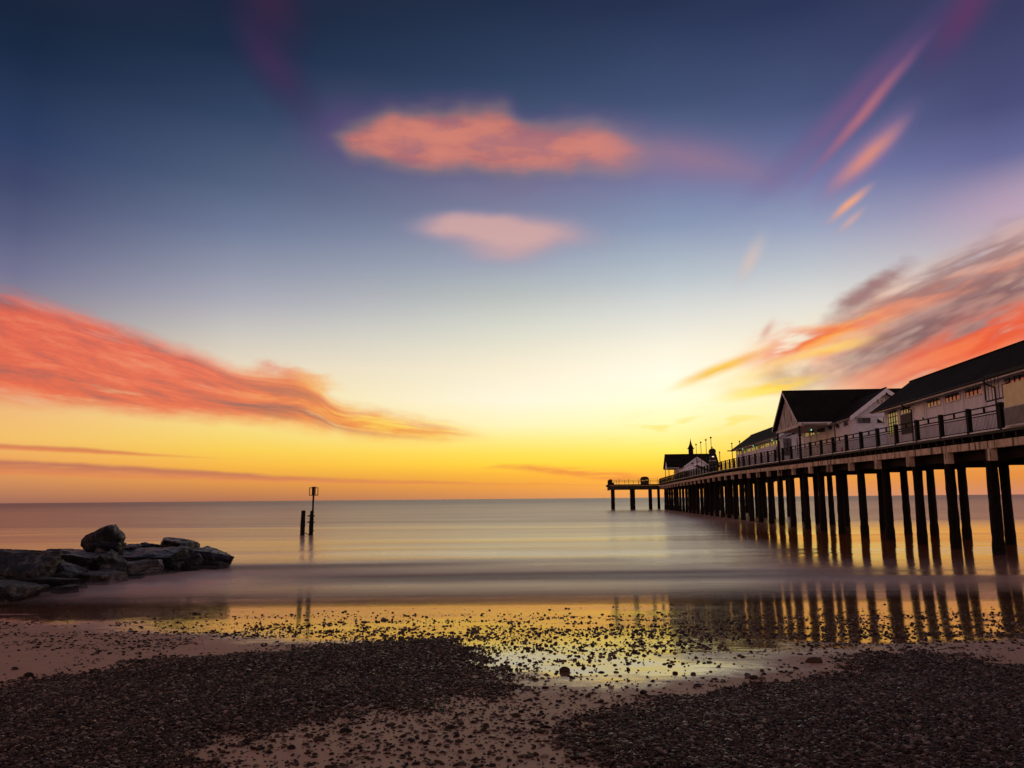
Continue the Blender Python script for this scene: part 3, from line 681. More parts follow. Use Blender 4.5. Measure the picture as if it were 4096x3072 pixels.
# x, y, width, top z, bottom z, depth, material, tilt, label
ROCKS = [
(-15.39,25.4,2.3,1.17,-.2,1.8,'rock_light',(.3,.1,.0),'big ribbed boulder with a pale face at the left edge of the groyne'),
(-14.75,23.2,.9,.74,-.2,1.0,'rock_b',(0,0,.4),'small boulder cut by the left edge between two bigger ones'),
(-13.9,22.5,1.5,.60,-.3,1.3,'rock_light',(.1,.5,0),'front left boulder of the groyne nearest the beach'),
(-13.95,24.6,1.75,.43,-.3,1.2,'rock_a',(0,.05,0),'long low black slab at the foot of the groyne'),
(-13.0,24.0,.70,.22,-.2,.6,'rock_b',(0,0,1),'small rock half sunk in the mist at the groyne foot'),
(-14.44,26.3,1.3,.88,-.3,1.5,'rock_b',(.5,.3,0),'pyramid shaped dark boulder beside the pale faced one'),
(-15.2,28.6,1.7,.97,-.2,1.8,'rock_a',(0,.2,.2),'wide boulder with level grooves in the middle of the groyne'),
(-16.65,29.2,1.0,.90,-.2,1.2,'rock_b',(0,0,.7),'low dark rock behind the pale faced boulder'),
(-15.2,30.9,1.0,1.22,.2,1.0,'rock_a',(.2,0,0),'rounded rock leaning against the foot of the tall upright boulder'),
(-13.65,26.7,1.6,.39,-.3,1.2,'rock_light',(.05,.1,0),'flat smooth lilac grey slab low on the waterside of the groyne'),
(-13.55,27.7,.85,.56,-.3,.9,'rock_light',(.6,0,.3),'small angular boulder with a lit right side'),
(-14.05,28.6,1.05,.94,-.2,1.1,'rock_b',(.2,.7,0),'wedge shaped boulder with a smooth sloping left face'),
(-14.92,30.0,1.0,.96,-.1,1.0,'rock_a',(0,.3,.5),'angular rock behind the wedge shaped boulder'),
(-13.8,31.0,2.3,.87,-.3,1.9,'rock_a',(.0,-.1,.1),'longest rounded boulder in the right half of the groyne'),
(-13.25,29.1,1.35,.57,-.3,1.1,'rock_patterned',(0,-.25,0),'boulder stamped with rows of small drill marks'),
(-15.2,32.2,1.2,.95,-.1,1.0,'rock_b',(0,0,0),'low rock on the skyline right of the upright boulder'),
(-14.74,33.2,1.4,.99,-.1,1.2,'rock_a',(0,0,.3),'flat topped rock on the skyline in the middle of the groyne'),
(-14.0,34.0,1.5,1.12,-.1,1.3,'rock_b',(.1,.25,0),'domed black rock forming the right hand crest of the groyne'),
(-12.95,32.1,1.3,.98,-.2,1.1,'rock_a',(.2,.6,0),'boulder with a smooth slanting slab face catching orange light'),
(-12.85,30.6,1.25,.61,-.3,1.1,'rock_b',(.3,.4,0),'dark boulder with a ridge running down into the mist'),
(-12.38,31.2,.95,.61,-.3,1.0,'rock_a',(.4,.5,.2),'pointed boulder under the slanting slab'),
(-12.1,33.1,1.9,.78,-.3,1.6,'rock_b',(0,.35,0),'large sloping boulder near the seaward tip of the groyne'),
(-12.5,35.0,.75,.56,-.3,.8,'rock_a',(0,0,.9),'small rock on the skyline near the seaward tip'),
(-11.8,32.0,1.3,.36,-.3,.9,'rock_b',(0,.2,0),'low rock awash at the seaward tip of the groyne'),
(-12.95,28.2,.6,.19,-.2,.6,'rock_a',(0,0,.2),'smallest rock awash in front of the drilled boulder'),
(-16.9,31.5,2.0,.85,-.3,1.6,'rock_a',(0,0,.5),'low black rock on the far left skyline of the groyne'),
(-17.2,27.2,2.2,.80,-.3,1.8,'rock_b',(0,0,.1),'dark rock at the left edge behind the pale faced boulder'),
]
for i, (x, y, w, zt, zb, dp, mt, tl, lab) in enumerate(ROCKS):
    w *= 1.14; dp *= 1.35; x -= .12
    me = boulder('groyne_rock', 240 + i * 7, w, dp, zt - zb, mt, tilt=tl)
    o = bpy.data.objects.new('groyne_rock', me); COL.objects.link(o); o.location = (x, y, zt)
    tag(o, lab, 'rock', 'rocks of the groyne')
# the tall upright boulder: traced profile given real depth
def upright():
    prof = [(-.80,-.78),(-.79,-.52),(-.62,-.36),(-.3,-.2),(.05,-.04),(.28,.03),(.42,-.05),(.52,-.2),(.66,-.33),(.72,-.5),(.64,-.72),(.6,-.95),(.1,-1.2),(-.5,-1.1)]
    bm = bmesh.new(); n = len(prof); rings = []
    for k, (yy, sc, dx) in enumerate([(-.55,.55,.1),(-.42,.88,.03),(-.1,1.,0),(.3,.97,0),(.55,.8,-.05),(.68,.5,-.05)]):
        rings.append([bm.verts.new((x * sc + dx, yy, (z + .5) * sc - .5)) for x, z in prof])
    for a, b in zip(rings[:-1], rings[1:]):
        for i in range(n): bm.faces.new((a[i], a[(i+1) % n], b[(i+1) % n], b[i]))
    bm.faces.new(rings[0][::-1]); bm.faces.new(rings[-1]); bmesh.ops.recalc_face_normals(bm, faces=bm.faces)
    bmesh.ops.triangulate(bm, faces=bm.faces); bmesh.ops.subdivide_edges(bm, edges=bm.edges[:], cuts=4, use_grid_fill=True)
    from mathutils import noise as mn
    for v in bm.verts: v.co += Vector((v.co[0], v.co[1], v.co[2] + .5)).normalized() * (mn.fractal(v.co * 3.2, 1., 2., 4) * .045)
    me = bpy.data.meshes.new('groyne_rock'); bm.to_mesh(me); bm.free(); me.materials.append(MAT['rock_b'])
    for p in me.polygons: p.use_smooth = True
    o = bpy.data.objects.new('groyne_rock', me); COL.objects.link(o); o.location = (-15.9, 31.6, 1.72)
    tag(o, 'tall black boulder standing upright on top of the groyne', 'rock', 'rocks of the groyne')
upright()

# ------------------------------------------------------------------ beacon and timber stump in the water
bc = tag(empty('beacon', (-15.47, 62.1, 0)), 'timber post carrying a thin pole with an open cage topmark', 'beacon')
b = MB(); b.bar((0,0,-1.5),(.02,0,.9), .17, 12); b.bar((.02,0,.9),(.05,0,1.82),.165,12,.14); b.build('post', 'pile_timber', bc)
for z in (1.44, .98): b = MB(); b.box(-.27+.03, .27+.03, -.2, -.12, z-.05, z+.05); b.build('clamp', 'pile_timber', bc)
b = MB(); b.box(.1, .26, -.1, .0, .3, .36); b.build('bolt', 'pile_timber', bc)
b = MB(); b.bar((.10,0,1.5),(.13,0,3.0),.072,10); b.bar((.13,0,3.0),(.14,0,3.62),.09,10); b.build('pole', 'black_paint', bc)
b = MB()
for ang, w, z0, z1 in ((.35, .31, 2.98, 3.60), (-.95, .31, 2.98, 3.66)):
    cx, cy = math.cos(ang) * w, math.sin(ang) * w
    for sg in (-1, 1):
        b.bar((.14 + sg*cx, sg*cy, z0), (.14 + sg*cx*1.03, sg*cy, z1), .028, 6)
        for z in (z0 + .03, z1 - .03): b.bar((.14, 0, z), (.14 + sg*cx, sg*cy, z), .028, 6)
b.build('topmark_cage', 'black_paint', bc)
st = tag(empty('mooring_post', (-16.0, 61.6, 0)), 'thick broken timber pile standing left of the beacon', 'post')
b = MB(); b.bar((0,0,-1.5),(.03,0,1.12), .18, 12); b.bar((.03,0,1.12),(.05,0,1.86), .165, 12, .16); b.build('pile', 'pile_timber', st)
b = MB(); b.bar((.12,-.1,.22),(.62,-.1,.02), .03, 6); b.build('brace', 'pile_timber', st)

# ------------------------------------------------------------------ the pier
TH = -math.atan(.086); O = Vector((17.2, 0, 0)); Tn = Vector((.086, 1, 0)).normalized(); Nn = Vector((1, -.086, 0)).normalized()
def pier(ins, s, z=0.): return O + Nn * ins + Tn * s + Vector((0, 0, z))
def S(Y, ins=0.): return Y * 1.0037 + ins * .086       # distance along the pier for world depth Y
def dz(s): return float(np.interp(s, [10, 33, 38.5, 44, 50, 56, 67, 81, 96, 105, 150, 184], [5.12, 5.23, 5.28, 5.33, 5.39, 5.47, 5.57, 5.72, 5.84, 5.85, 5.78, 5.64]))
def pthing(name, label, cat, ins=0., s=0., z=0., group=None):
    return tag(empty(name, pier(ins, s, z), TH), label, cat, group)
BAYS = [S(33.9) + 4.5 * k for k in range(-4, 34)]; HEAD0 = S(181.); END = S(192.)
def WID(s): return 10.6 if s > 104 else 7.6
pr = pthing('pier', 'long timber and concrete pleasure pier on dark piles running out to sea', 'pier')
brk = [10] + [s for s in BAYS if s < HEAD0] + [HEAD0]
d = MB(); fr = MB(); eb = MB()
for a, c in zip(brk[:-1], brk[1:]):
    w = WID((a + c) / 2)
    d.box(-.08, w, a, c, dz(a)-.12, dz(a), dz(c)-.12, dz(c))
    n = int((c - a) / .9)
    for k in range(n):                              # joist ends under the deck
        y = a + (k + .5) * (c - a) / n; z = dz(y); fr.box(.0, w - .1, y-.06, y+.06, z-.34, z-.125)
    fr.box(.35, .5, a, c, dz(a)-.40, dz(a)-.345, dz(c)-.40, dz(c)-.345)
    fr.box(5.3, 5.9, a, c, dz(a)-1.15, dz(a)-.35, dz(c)-1.15, dz(c)-.35)
    fr.box(w-.4, w-.15, a, c, dz(a)-.95, dz(a)-.35, dz(c)-.95, dz(c)-.35)
    fr.box(.75, 1.1, a, c, dz(a)-1.12, dz(a)-.42, dz(c)-1.12, dz(c)-.42)
    eb.box(.06, .34, a + .02, c - .02, dz(a)-.70, dz(a)-.38, dz(c)-.70, dz(c)-.38)
d.build('deck', 'deck_boards', pr); fr.build('joists', 'dark_timber', pr); eb.build('edge_beam', 'concrete', pr)
def pile_mesh(r, h, seed, sq=False):
    b = MB(); rr = random.Random(seed); n = 4 if sq else 10; pr_ = []
    if sq: b.box(-r, r, -r, r, -h, 0)
    else:
        K = 26
        for k in range(K + 1):
            z = -h + h * k / K; pr_.append((r * (1 + rr.uniform(-.05, .05) + (.10 if z < -3.6 else 0)), z))
        b.lathe(pr_, n)
    return b
protos = [pile_mesh(.24, 8., k).build('pile', 'pile_timber', pr) for k in range(4)]; used = 0
BENT = [16., 20.5, 25., 29.6, 34.1, 38.1, 42.6, 47.3, 52.0, 56.6, 61.2, 66.1, 70.9, 75.1, 79.7]; BENT += [79.7 + 4.5 * k for k in range(1, 23)]
PFRONT = [17.5, 22., 26.6, 31.2, 35.7, 39.9, 43.7, 48.2, 52.6, 57.1, 61.3, 65.7, 70.1, 74.2, 78.3]; PFRONT += [78.3 + 4.5 * k for k in range(1, 23)]
PREAR = [20.6, 25.1, 29.8, 34.3, 38.9, 43.4, 48.2, 52.5, 56.8, 61.2, 65.4, 69.6, 73.8, 78.3, 83.0]; PREAR += [83.0 + 4.4 * k for k in range(1, 22)]
for s in BENT:
    if s > HEAD0 - 2: continue
    z = dz(s); w = WID(s)
    c = MB(); c.box(.0, .30, s-.17, s+.17, z-1.22, z-.705); c.build('cross_beam_end', 'concrete', pr)
    c = MB(); c.box(.30, w-.5, s-.15, s+.15, z-1.20, z-.45); c.build('cross_beam', 'dark_timber', pr)
for ins, s in [(.9, q) for q in PFRONT] + [(5.2, q) for q in PREAR] + [(9.6, q) for q in BENT if q > 104]:
    if s > HEAD0 - 2: continue
    if 1:
        z = dz(s)
        if used < 4: o = protos[used]
        else:
            o = protos[used % 4].copy(); COL.objects.link(o); o.parent = pr
        used += 1; o.location = (ins, s + random.uniform(-.06, .06), z - 1.15); o.rotation_euler = (random.uniform(-.006, .006), random.uniform(-.006, .006), random.uniform(0, 6))
# pier head
h = MB(); h.box(-11.2, 10.6, HEAD0+.003, END, 5.50, 5.62); h.box(-11.4, -.085, HEAD0-.12, HEAD0, 5.30, 5.60); h.box(-11.5, -11.25, HEAD0-.1, END, 5.2, 5.6); h.build('head_deck', 'dark_concrete', pr)
h = MB(); h.box(-10.8, .0, HEAD0+.15, HEAD0+.6, 4.38, 5.29); h.box(-11.2, 10.6, END-1., END-.6, 4.5, 5.4); h.box(-11.2, -10.85, HEAD0+.1, END-.2, 4.36, 5.35); h.build('head_beam', 'dark_concrete', pr)
for ins, r in ((-10.3, .42), (-5.9, .54), (-1.95, .38)):
    o = pile_mesh(r, 7., 3, True).build('head_pile', 'pile_timber', pr); o.location = (ins, HEAD0 + .6, 4.6)
for ins, r in ((-1.2, .2), (.8, .3), (5., .3), (10., .3)):
    o = pile_mesh(r, 7., 3, True).build('head_pile', 'pile_timber', pr); o.location = (ins, END - .9, 4.6)

# front railing
POST = [S(32.8) + 2.795 * k for k in range(-4, 54)]
ra = pthing('railing', 'black railing with stout posts and thin bars along the pier deck edge', 'railing')
hr = MB(); hr2 = MB()
for i, s in enumerate(POST):
    z = dz(s); c = MB(); c.box(.02, .20, s-.10, s+.10, z+.002, z+1.06); c.bar((.02, s, z+1.05), (.20, s, z+1.05), .10, 12)
    c.build('rail_post', 'rail_black', ra)
    if i + 1 < len(POST):
        e = POST[i+1]; ze = dz(e); a_, e_ = s + .1, e - .1
        hr.bar((.11, a_, z+1.07), (.11, e_, ze+1.07), .032, 8)
        p = MB(); zm = (z + ze) / 2; mid = (s + e) / 2
        p.box(.075, .145, a_, e_, z+.80, z+.85, ze+.80, ze+.85); p.box(.08, .14, a_, e_, z+.70, z+.735, ze+.70, ze+.735)
        p.box(.075, .145, mid-.035, mid+.035, zm+.85, zm+1.04); p.box(.08, .14, a_, e_, z+.10, z+.13, ze+.10, ze+.13)
        n = 22
        for k in range(n):
            y = a_ + (k + .5) * (e_ - a_) / n; zz = z + (ze - z) * (y - s) / (e - s); p.box(.105, .114, y-.010, y+.010, zz+.13, zz+.70)
        p.build('bar_panel', 'rail_black', ra)
        hr2.box(.03, .10, s+.101, e-.101, z+.01, z+.06, ze+.01, ze+.06)
hr.build('handrail', 'rail_black', ra); hr2.build('toe_board', 'white_paint', ra)
# railings of the pier head and the far deck side
def light_rail(name, label, p0, p1, step, hgt, bars, z=5.62):
    p0 = Vector(p0); p1 = Vector(p1); L = (p1 - p0).length; r_ = pthing(name, label, 'railing', p0.x, p0.y, z); dv = p1 - p0; u = dv / L; n = int(round(L / step))
    for k in range(n + 1):
        q = dv * (k / n); c = MB(); c.bar((q.x, q.y, 0), (q.x, q.y, hgt), .045, 8); c.build('rail_post', 'rail_black', r_)
    c = MB()
    for hh in (hgt - .04, hgt * .76, hgt * .55): c.bar((0, 0, hh), (dv.x, dv.y, hh), .022, 6)
    c.build('rails', 'rail_black', r_)
    if bars:
        c = MB(); m = int(L / .3)
        for k in range(m):
            q = dv * ((k + .5) / m); c.bar((q.x, q.y, .05), (q.x, q.y, hgt * .6), .011, 4)
        c.build('thin_bars', 'rail_black', r_)
light_rail('head_railing', 'tall post railing on the near edge of the pier head', (-11.0, HEAD0+.1, 0), (-.2, HEAD0+.1, 0), 2.16, 1.22, False)
light_rail('head_railing', 'barred railing on the seaward edge of the pier head', (-11.0, END-.1, 0), (3., END-.1, 0), 2.0, 1.1, True)
light_rail('head_railing', 'short railing on the outer end of the pier head', (-11.05, HEAD0+.3, 0), (-11.05, END-.3, 0), 2.2, 1.1, True)
light_rail('deck_railing', 'railing on the far side of the pier deck between the buildings', (10.4, 105.5, 0), (10.4, 160., 0), 2.8, 1.1, True, 5.78)

# ---- buildings
def window(par, y0, y1, z0, z1, nx, nz, x=0., face='x', mat='white_paint', fw=.05, z_on=None):
    # face 'x': in the long facade (x fixed, y runs); face 'y': in an end wall (y fixed, x runs)
    f = MB(); p = MB(); gb = MB(); mb = .02
    def put(m_, a, b_, c, d_, t0, t1):
        if face == 'x': m_.box(x + t0, x + t1, a, b_, c, d_)
        else: m_.box(a, b_, x + t0, x + t1, c, d_)
    put(f, y0, y1, z0 - .045, z0, -.07, .0); put(f, y0, y1, z1, z1 + fw, -.05, .0)
    put(f, y0 - fw, y0, z0, z1, -.05, .0); put(f, y1, y1 + fw, z0, z1, -.05, .0)
    for i in range(1, nx): q = y0 + (y1 - y0) * i / nx; put(gb, q - mb, q + mb, z0, z1, -.045, -.0)
    for i in range(1, nz): q = z0 + (z1 - z0) * i / nz; put(gb, y0, y1, q - mb, q + mb, -.042, -.0)
    put(p, y0, y1, z0, z1, -.022, -.006)
    fo = f.build('window', mat, par); p.build('pane', 'glass', fo)
    if gb.v: gb.build('glazing_bars', 'black_paint', fo)
    return fo
def long_roof(par, s0, s1, e0, e1, ze, zr, over=.0):
    # ridge along the pier; e0, e1 eaves' inset; ridge midway
    r = (e0 + e1) / 2; t = .10; b = MB()
    b.add([(e0,s0,ze),(r,s0,zr),(e1,s0,ze),(e0,s1,ze),(r,s1,zr),(e1,s1,ze),(e0,s0,ze-t),(r,s0,zr-t),(e1,s0,ze-t),(e0,s1,ze-t),(r,s1,zr-t),(e1,s1,ze-t)],
          [(0,3,4,1),(1,4,5,2),(6,7,10,9),(7,8,11,10),(0,1,7,6),(1,2,8,7),(3,9,10,4),(4,10,11,5),(0,6,9,3),(2,5,11,8)])
    b.bar((r, s0, zr + .015), (r, s1, zr + .015), .06, 6)
    return b.build('roof', 'slate', par)
def cross_roof(par, x0, x1, y0, y1, ze, zr):
    c = (y0 + y1) / 2; t = .12; b = MB()
    b.add([(x0,y0,ze),(x0,c,zr),(x0,y1,ze),(x1,y0,ze),(x1,c,zr),(x1,y1,ze),(x0,y0,ze-t),(x0,c,zr-t),(x0,y1,ze-t),(x1,y0,ze-t),(x1,c,zr-t),(x1,y1,ze-t)],
          [(0,1,4,3),(1,2,5,4),(6,9,10,7),(7,10,11,8),(0,6,7,1),(1,7,8,2),(3,4,10,9),(4,5,11,10),(0,3,9,6),(2,8,11,5)])
    b.bar((x0, c, zr + .015), (x1, c, zr + .015), .06, 6)
    return b.build('roof', 'slate', par)
def eave_trim(par, s0, s1, e0, ze, zw):
    b = MB(); b.frill((e0+.02, s0, ze-.10), (e0+.02, s1, ze-.10), (0,0,-1), (.02,0,0), .05, .045, .22); b.build('valance', 'white_paint', par)
    b = MB(); b.bar((e0-.05, s0, ze-.06), (e0-.05, s1, ze-.06), .05, 8); b.build('gutter', 'black_paint', par)
    b = MB(); b.box(e0+.05, 2.59, s0+.05, s1-.05, zw, zw+.04); b.build('soffit', 'white_paint', par)
def downpipe(par, y, e0, ze, zd, x=2.50):
    b = MB(); b.bar((e0-.03, y, ze-.12), (e0+.02, y, ze-.25), .04, 8); b.bar((e0+.02, y, ze-.25), (x, y, ze-.45), .04, 8); b.bar((x, y, ze-.45), (x, y, zd), .04, 8); b.build('downpipe', 'black_paint', par)
def long_wall(par, s0, s1, w0, w1, z0, ze, zr, mat='white_boards'):
    r = (w0 + w1) / 2; b = MB(); b.prism([(w0, z0), (w1, z0), (w1, ze), (r, zr), (w0, ze)], 'y', s0, s1); return b.build('wall', mat, par)
def pilaster(par, y, zb, zt, x=2.6, w=.07): b = MB(); b.box(x-.06, x-.001, y-w, y+w, zb, zt); b.build('pilaster', 'white_paint', par)
def bargeboard(par, axis, pos, u0, uc, u1, ze, zr, w=.22, out=-1, mat='white_paint'):
    b = MB()
    for ua in (u0, u1):
        if axis == 'y': p = (ua, pos, ze); q = (uc, pos, zr); th = (0, .03*out, 0)
        else: p = (pos, ua, ze); q = (pos, uc, zr); th = (.03*out, 0, 0)
        b.frill(p, q, (0, 0, -1), th, w, .07, .42)
    b.build('bargeboard', mat, par)

# A: the nearest long building
A = pthing('pier_pavilion', 'nearest long white boarded pavilion with high strip windows and a dark slate roof', 'building')
f0 = 5.3; a0, a1 = 22., S(52.0, 2.6)
long_wall(A, a0, a1, 2.6, 7.2, f0 - .1, 8.0, 9.9)
rf = long_roof(A, a0 - .3, S(52.7, 3), 2.02, 7.3, 8.09, 10.05)
eave_trim(A, a0 - .3, S(52.7, 3), 2.02, 8.09, 7.99)
wy = lambda y: S(y, 2.6)
window(A, wy(49.75), wy(51.3), 6.45, 7.9, 4, 4, 2.598)
window(A, wy(47.65), wy(49.2), 7.56, 7.9, 4, 1, 2.598)
b = MB(); b.box(2.55, 2.597, wy(47.6), wy(49.3), 6.3, 7.5); b.build('louvre_panel', 'brown_boards', A)
b = MB(); b.box(2.555, 2.597, wy(45.85), wy(47.15), f0+.1, 7.85); d_ = b.build('door', 'white_paint', A)
b = MB(); b.box(2.50, 2.554, wy(45.95), wy(46.02), 6.9, 7.05); b.build('handle', 'black_paint', d_)
for y0, y1 in ((43.7,45.4),(41.4,43.1),(39.1,40.8),(35.2,36.9),(32.9,34.6),(30.6,32.3),(28.3,30.0),(26.0,27.7)):
    window(A, wy(y0), wy(y1), 7.55, 7.93, 4, 1, 2.598)
for y in (51.75, 49.5, 47.4, 45.62, 43.4, 41.1, 38.95, 37.05, 34.9, 32.6, 30.3, 28.): pilaster(A, wy(y), f0, 7.98)
downpipe(A, wy(47.5), 2.02, 8.09, f0+.02); downpipe(A, wy(37.7), 2.02, 8.09, f0+.02)

# B: the middle pavilion (long range with shore facing gable, crossed by a taller hall)
B = pthing('pier_hall', 'white middle hall whose big roof juts over the pier edge on two posts', 'building')
f0 = 5.52; b0, b1 = S(58.4, 2.6), S(73.1, 2.6)
long_wall(B, b0, b1, 2.6, 7.4, f0-.1, 8.28, 10.1)
long_roof(B, S(57.6, 5), b1 + .7, 2.3, 7.7, 8.32, 10.35)
bargeboard(B, 'y', S(57.6, 5) - .01, 2.3, 5.0, 7.7, 8.30, 10.33, .30)
eave_trim(B, S(57.8, 3), S(61.9), 2.3, 8.32, 8.2)
h0, h1 = S(62.1), S(70.3)
cross_roof(B, -.35, 9.5, h0 - .05, h1 + .05, 8.38, 11.28)
b = MB(); b.prism([(h0+.3, 8.26), (h1-.3, 8.26), ((h0+h1)/2, 10.98)], 'x', -.02, .10); b.build('gable_wall', 'stained_boards', B, label='mould stained white triangular gable under the overhanging roof')
bargeboard(B, 'x', -.36, h0-.05, (h0+h1)/2, h1+.05, 8.36, 11.26, .16, mat='weathered_white')
b = MB(); b.box(-.06, .14, h0, h1, 8.02, 8.25); b.box(.14, 2.5, h0, h0 + .06, 8.16, 8.25); b.build('porch_beam', 'weathered_white', B)
b = MB(); b.frill((-.3, h0-.06, 8.30), (2.3, h0-.06, 8.30), (0,0,-1), (0,.02,0), .06, .05, .3); b.build('porch_valance', 'white_paint', B)
b = MB(); b.box(.15, 2.59, h0+.08, h1, 8.10, 8.14); b.build('porch_ceiling', 'weathered_white', B)
for y in (S(61.85)+.55, S(69.4)): b = MB(); b.bar((-.14, y, dz(y)-.3), (-.14, y, 8.05), .085, 12); b.build('porch_post', 'black_paint', B)
b = MB(); b.prism([(h0+.25, 8.2), (h1-.25, 8.2), ((h0+h1)/2, 11.05)], 'x', 7.42, 9.2); b.build('rear_wall', 'white_boards', B)
for y0, y1, n in ((59.0,60.1,2),(61.05,62.0,2),(62.8,64.0,2),(64.7,67.0,3),(67.7,69.0,2),(69.5,70.6,2),(71.7,72.7,2)):
    window(B, wy(y0), wy(y1), 7.78, 8.12, n, 1, 2.598)
for y in (58.55, 60.6, 62.4, 64.35, 67.35, 69.25, 71.1, 72.95): pilaster(B, wy(y), f0, 8.2)
for x0, x1 in ((3.0, 3.95), (4.4, 5.35), (5.8, 6.7)):
    window(B, x0, x1, 7.84, 8.24, 2, 1, b0 - .002, 'y')
b = MB(); b.box(2.95, 4.0, b0-.045, b0-.003, f0+.1, 7.72); d_ = b.build('door', 'white_paint', B)
b = MB(); b.box(3.05, 3.1, b0-.09, b0-.046, 6.6, 6.75); b.build('handle', 'black_paint', d_)
for x in (2.68, 4.18, 5.6, 7.0): b = MB(); b.box(x-.08, x+.08, b0-.05, b0-.002, f0, 8.22); b.build('pilaster', 'white_paint', B)
b = MB(); b.box(2.6, 7.4, b0-.06, b0-.002, 8.30, 8.40); b.build('string_board', 'white_paint', B)
b = MB(); b.prism([(4.62, 9.28), (4.98, 9.28), (5.04, 9.55), (4.56, 9.55)], 'y', b0-.14, b0-.003); ab = b.build('alarm_box', 'white_paint', B)
b = MB(); b.box(4.72, 4.88, b0-.15, b0-.141, 9.36, 9.48); b.build('alarm_badge', 'red_plastic', ab)
downpipe(B, wy(61.1)+.0, 2.3, 8.32, f0+.02, 2.2)
b = MB(); b.bar((-.05, S(61.6), 8.2), (-.1, S(61.6), 8.0), .035, 8); b.build('gutter_outlet', 'black_paint', B)

# C: the far long building
Cc = pthing('pier_cafe', 'long white pavilion beyond the hall with tall windows and open doors under a slate roof', 'building')
f0 = 5.78; c0, c1 = S(79.4, 2.6), S(102.8, 2.6)
long_wall(Cc, c0, c1, 2.6, 7.0, f0-.1, 8.45, 10.2)
long_roof(Cc, S(78.2, 4), S(103.4, 3), 2.05, 7.25, 8.55, 10.42)
eave_trim(Cc, S(78.2, 3), S(103.4, 3), 2.05, 8.55, 8.44)
bargeboard(Cc, 'y', S(78.2, 4)-.01, 2.05, 4.65, 7.25, 8.53, 10.40, .26)
nb = 10; L = (c1 - c0) / nb
for k in range(nb):
    y0 = c0 + k * L; pilaster(Cc, y0 + .08, f0, 8.44, w=.09)
    window(Cc, y0 + .35, y0 + L - .2, 7.86, 8.30, 2, 1, 2.598)
    if k % 3 != 2: window(Cc, y0 + .35, y0 + L - .2, 6.5, 7.66, 2, 2, 2.598)
    if k in (1, 3, 6, 8):
        b = MB(); yy = y0 + .3; b.add([(2.54, yy, f0+.1), (1.85, yy+.42, f0+.1), (1.87, yy+.46, f0+.1), (2.56, yy+.04, f0+.1), (2.54, yy, 7.7), (1.85, yy+.42, 7.7), (1.87, yy+.46, 7.7), (2.56, yy+.04, 7.7)],
              [(0,1,2,3),(4,7,6,5),(0,4,5,1),(1,5,6,2),(2,6,7,3),(3,7,4,0)]); b.build('door', 'white_paint', Cc)
window(Cc, 2.8, 3.6, 6.6, 8.3, 2, 3, c0 - .002, 'y'); window(Cc, 4.1, 4.9, 6.6, 8.3, 2, 3, c0 - .002, 'y')
for k in (0, 4, 8): downpipe(Cc, c0 + k * L + .3, 2.05, 8.55, f0+.02)
# little porch roof at the passage side of the hall
b = MB(); b.add([(1.9, S(73.3,2), 8.18), (2.9, S(73.3,2), 8.62), (2.9, S(74.6,2), 8.62), (1.9, S(74.6,2), 8.18), (1.9, S(73.3,2), 8.10), (2.9, S(73.3,2), 8.54), (2.9, S(74.6,2), 8.54), (1.9, S(74.6,2), 8.10)],
        [(0,1,2,3),(4,7,6,5),(0,4,5,1),(1,5,6,2),(2,6,7,3),(3,7,4,0)]); b.build('porch_roof', 'slate', B)
# green eave lamps
for par, y, z, ins in ((B, 62.6, 8.22, 2.2), (B, 66.3, 8.06, 1.9), (Cc, 81.5, 8.30, 2.2), (Cc, 90.5, 8.30, 2.2), (Cc, 96.5, 8.30, 2.2)):
    b = MB(); b.lathe([(.03, .03), (.05, .0), (.05, -.05), (.02, -.07)], 8, (ins, S(y, 2), z)); b.build('eave_lamp', 'lamp_green', par)

# D: hall at the far end with its little spire
D = pthing('pier_end_hall', 'farthest hall on the pier with a flared spire and a white gable', 'building')
f0 = 5.72; h0, h1 = S(162.3), S(170.4)
cross_roof(D, .0, 10.5, h0, h1, 8.62, 11.42)
b = MB(); b.prism([(h0+.3, 8.5), (h1-.3, 8.5), ((h0+h1)/2, 11.15)], 'x', .35, .47); b.prism([(h0+.3, 8.5), (h1-.3, 8.5), ((h0+h1)/2, 11.15)], 'x', 10.0, 10.1); b.build('gable_wall', 'white_boards', D)
b = MB(); b.box(2.2, 10.2, h0+.4, h1-.4, f0, 8.5); b.build('wall', 'white_boards', D)
b = MB(); b.box(.1, 2.2, h0+.2, h0+.32, 8.36, 8.52); b.box(.1, 2.2, h1-.32, h1-.2, 8.36, 8.52); b.box(.3, .45, h0+.3, h1-.3, 8.36, 8.50); b.build('porch_beam', 'weathered_white', D)
for y in (h0+.5, h1-.6): b = MB(); b.bar((.4, y, f0), (.4, y, 8.4), .07, 10); b.build('porch_post', 'black_paint', D)
b = MB(); b.frill((.3, h0-.02, 8.56), (2.4, h0-.02, 8.56), (0,0,-1), (0,.02,0), .06, .06, .35); b.build('valance', 'white_paint', D)
g0 = S(155., 5)
long_wall(D, g0+.3, h0+.41, 2.75, 7.4, f0, 8.45, 10.1); long_roof(D, g0, h0+3.5, 2.45, 7.7, 8.5, 10.35)
bargeboard(D, 'y', g0-.01, 2.45, 5.07, 7.7, 8.48, 10.33, .24)
b = MB(); b.box(3.9, 4.5, g0+.24, g0+.298, 9.02, 9.22); b.box(5.1, 5.35, g0+.24, g0+.298, 9.2, 9.5); b.build('gable_sign', 'black_paint', D)
b = MB(); b.lathe([(.2, .0), (.28, .15), (.2, .42), (.05, .45)], 8, (4.25, g0+.2, 8.45)); b.build('ship_emblem', 'brass_ochre', D)
b = MB(); cy = (h0 + h1) / 2; b.lathe([(.56, 10.9), (.50, 11.4), (.50, 12.55)], 8, (5.4, cy, 0)); sp = b.build('cupola', 'slate', D)
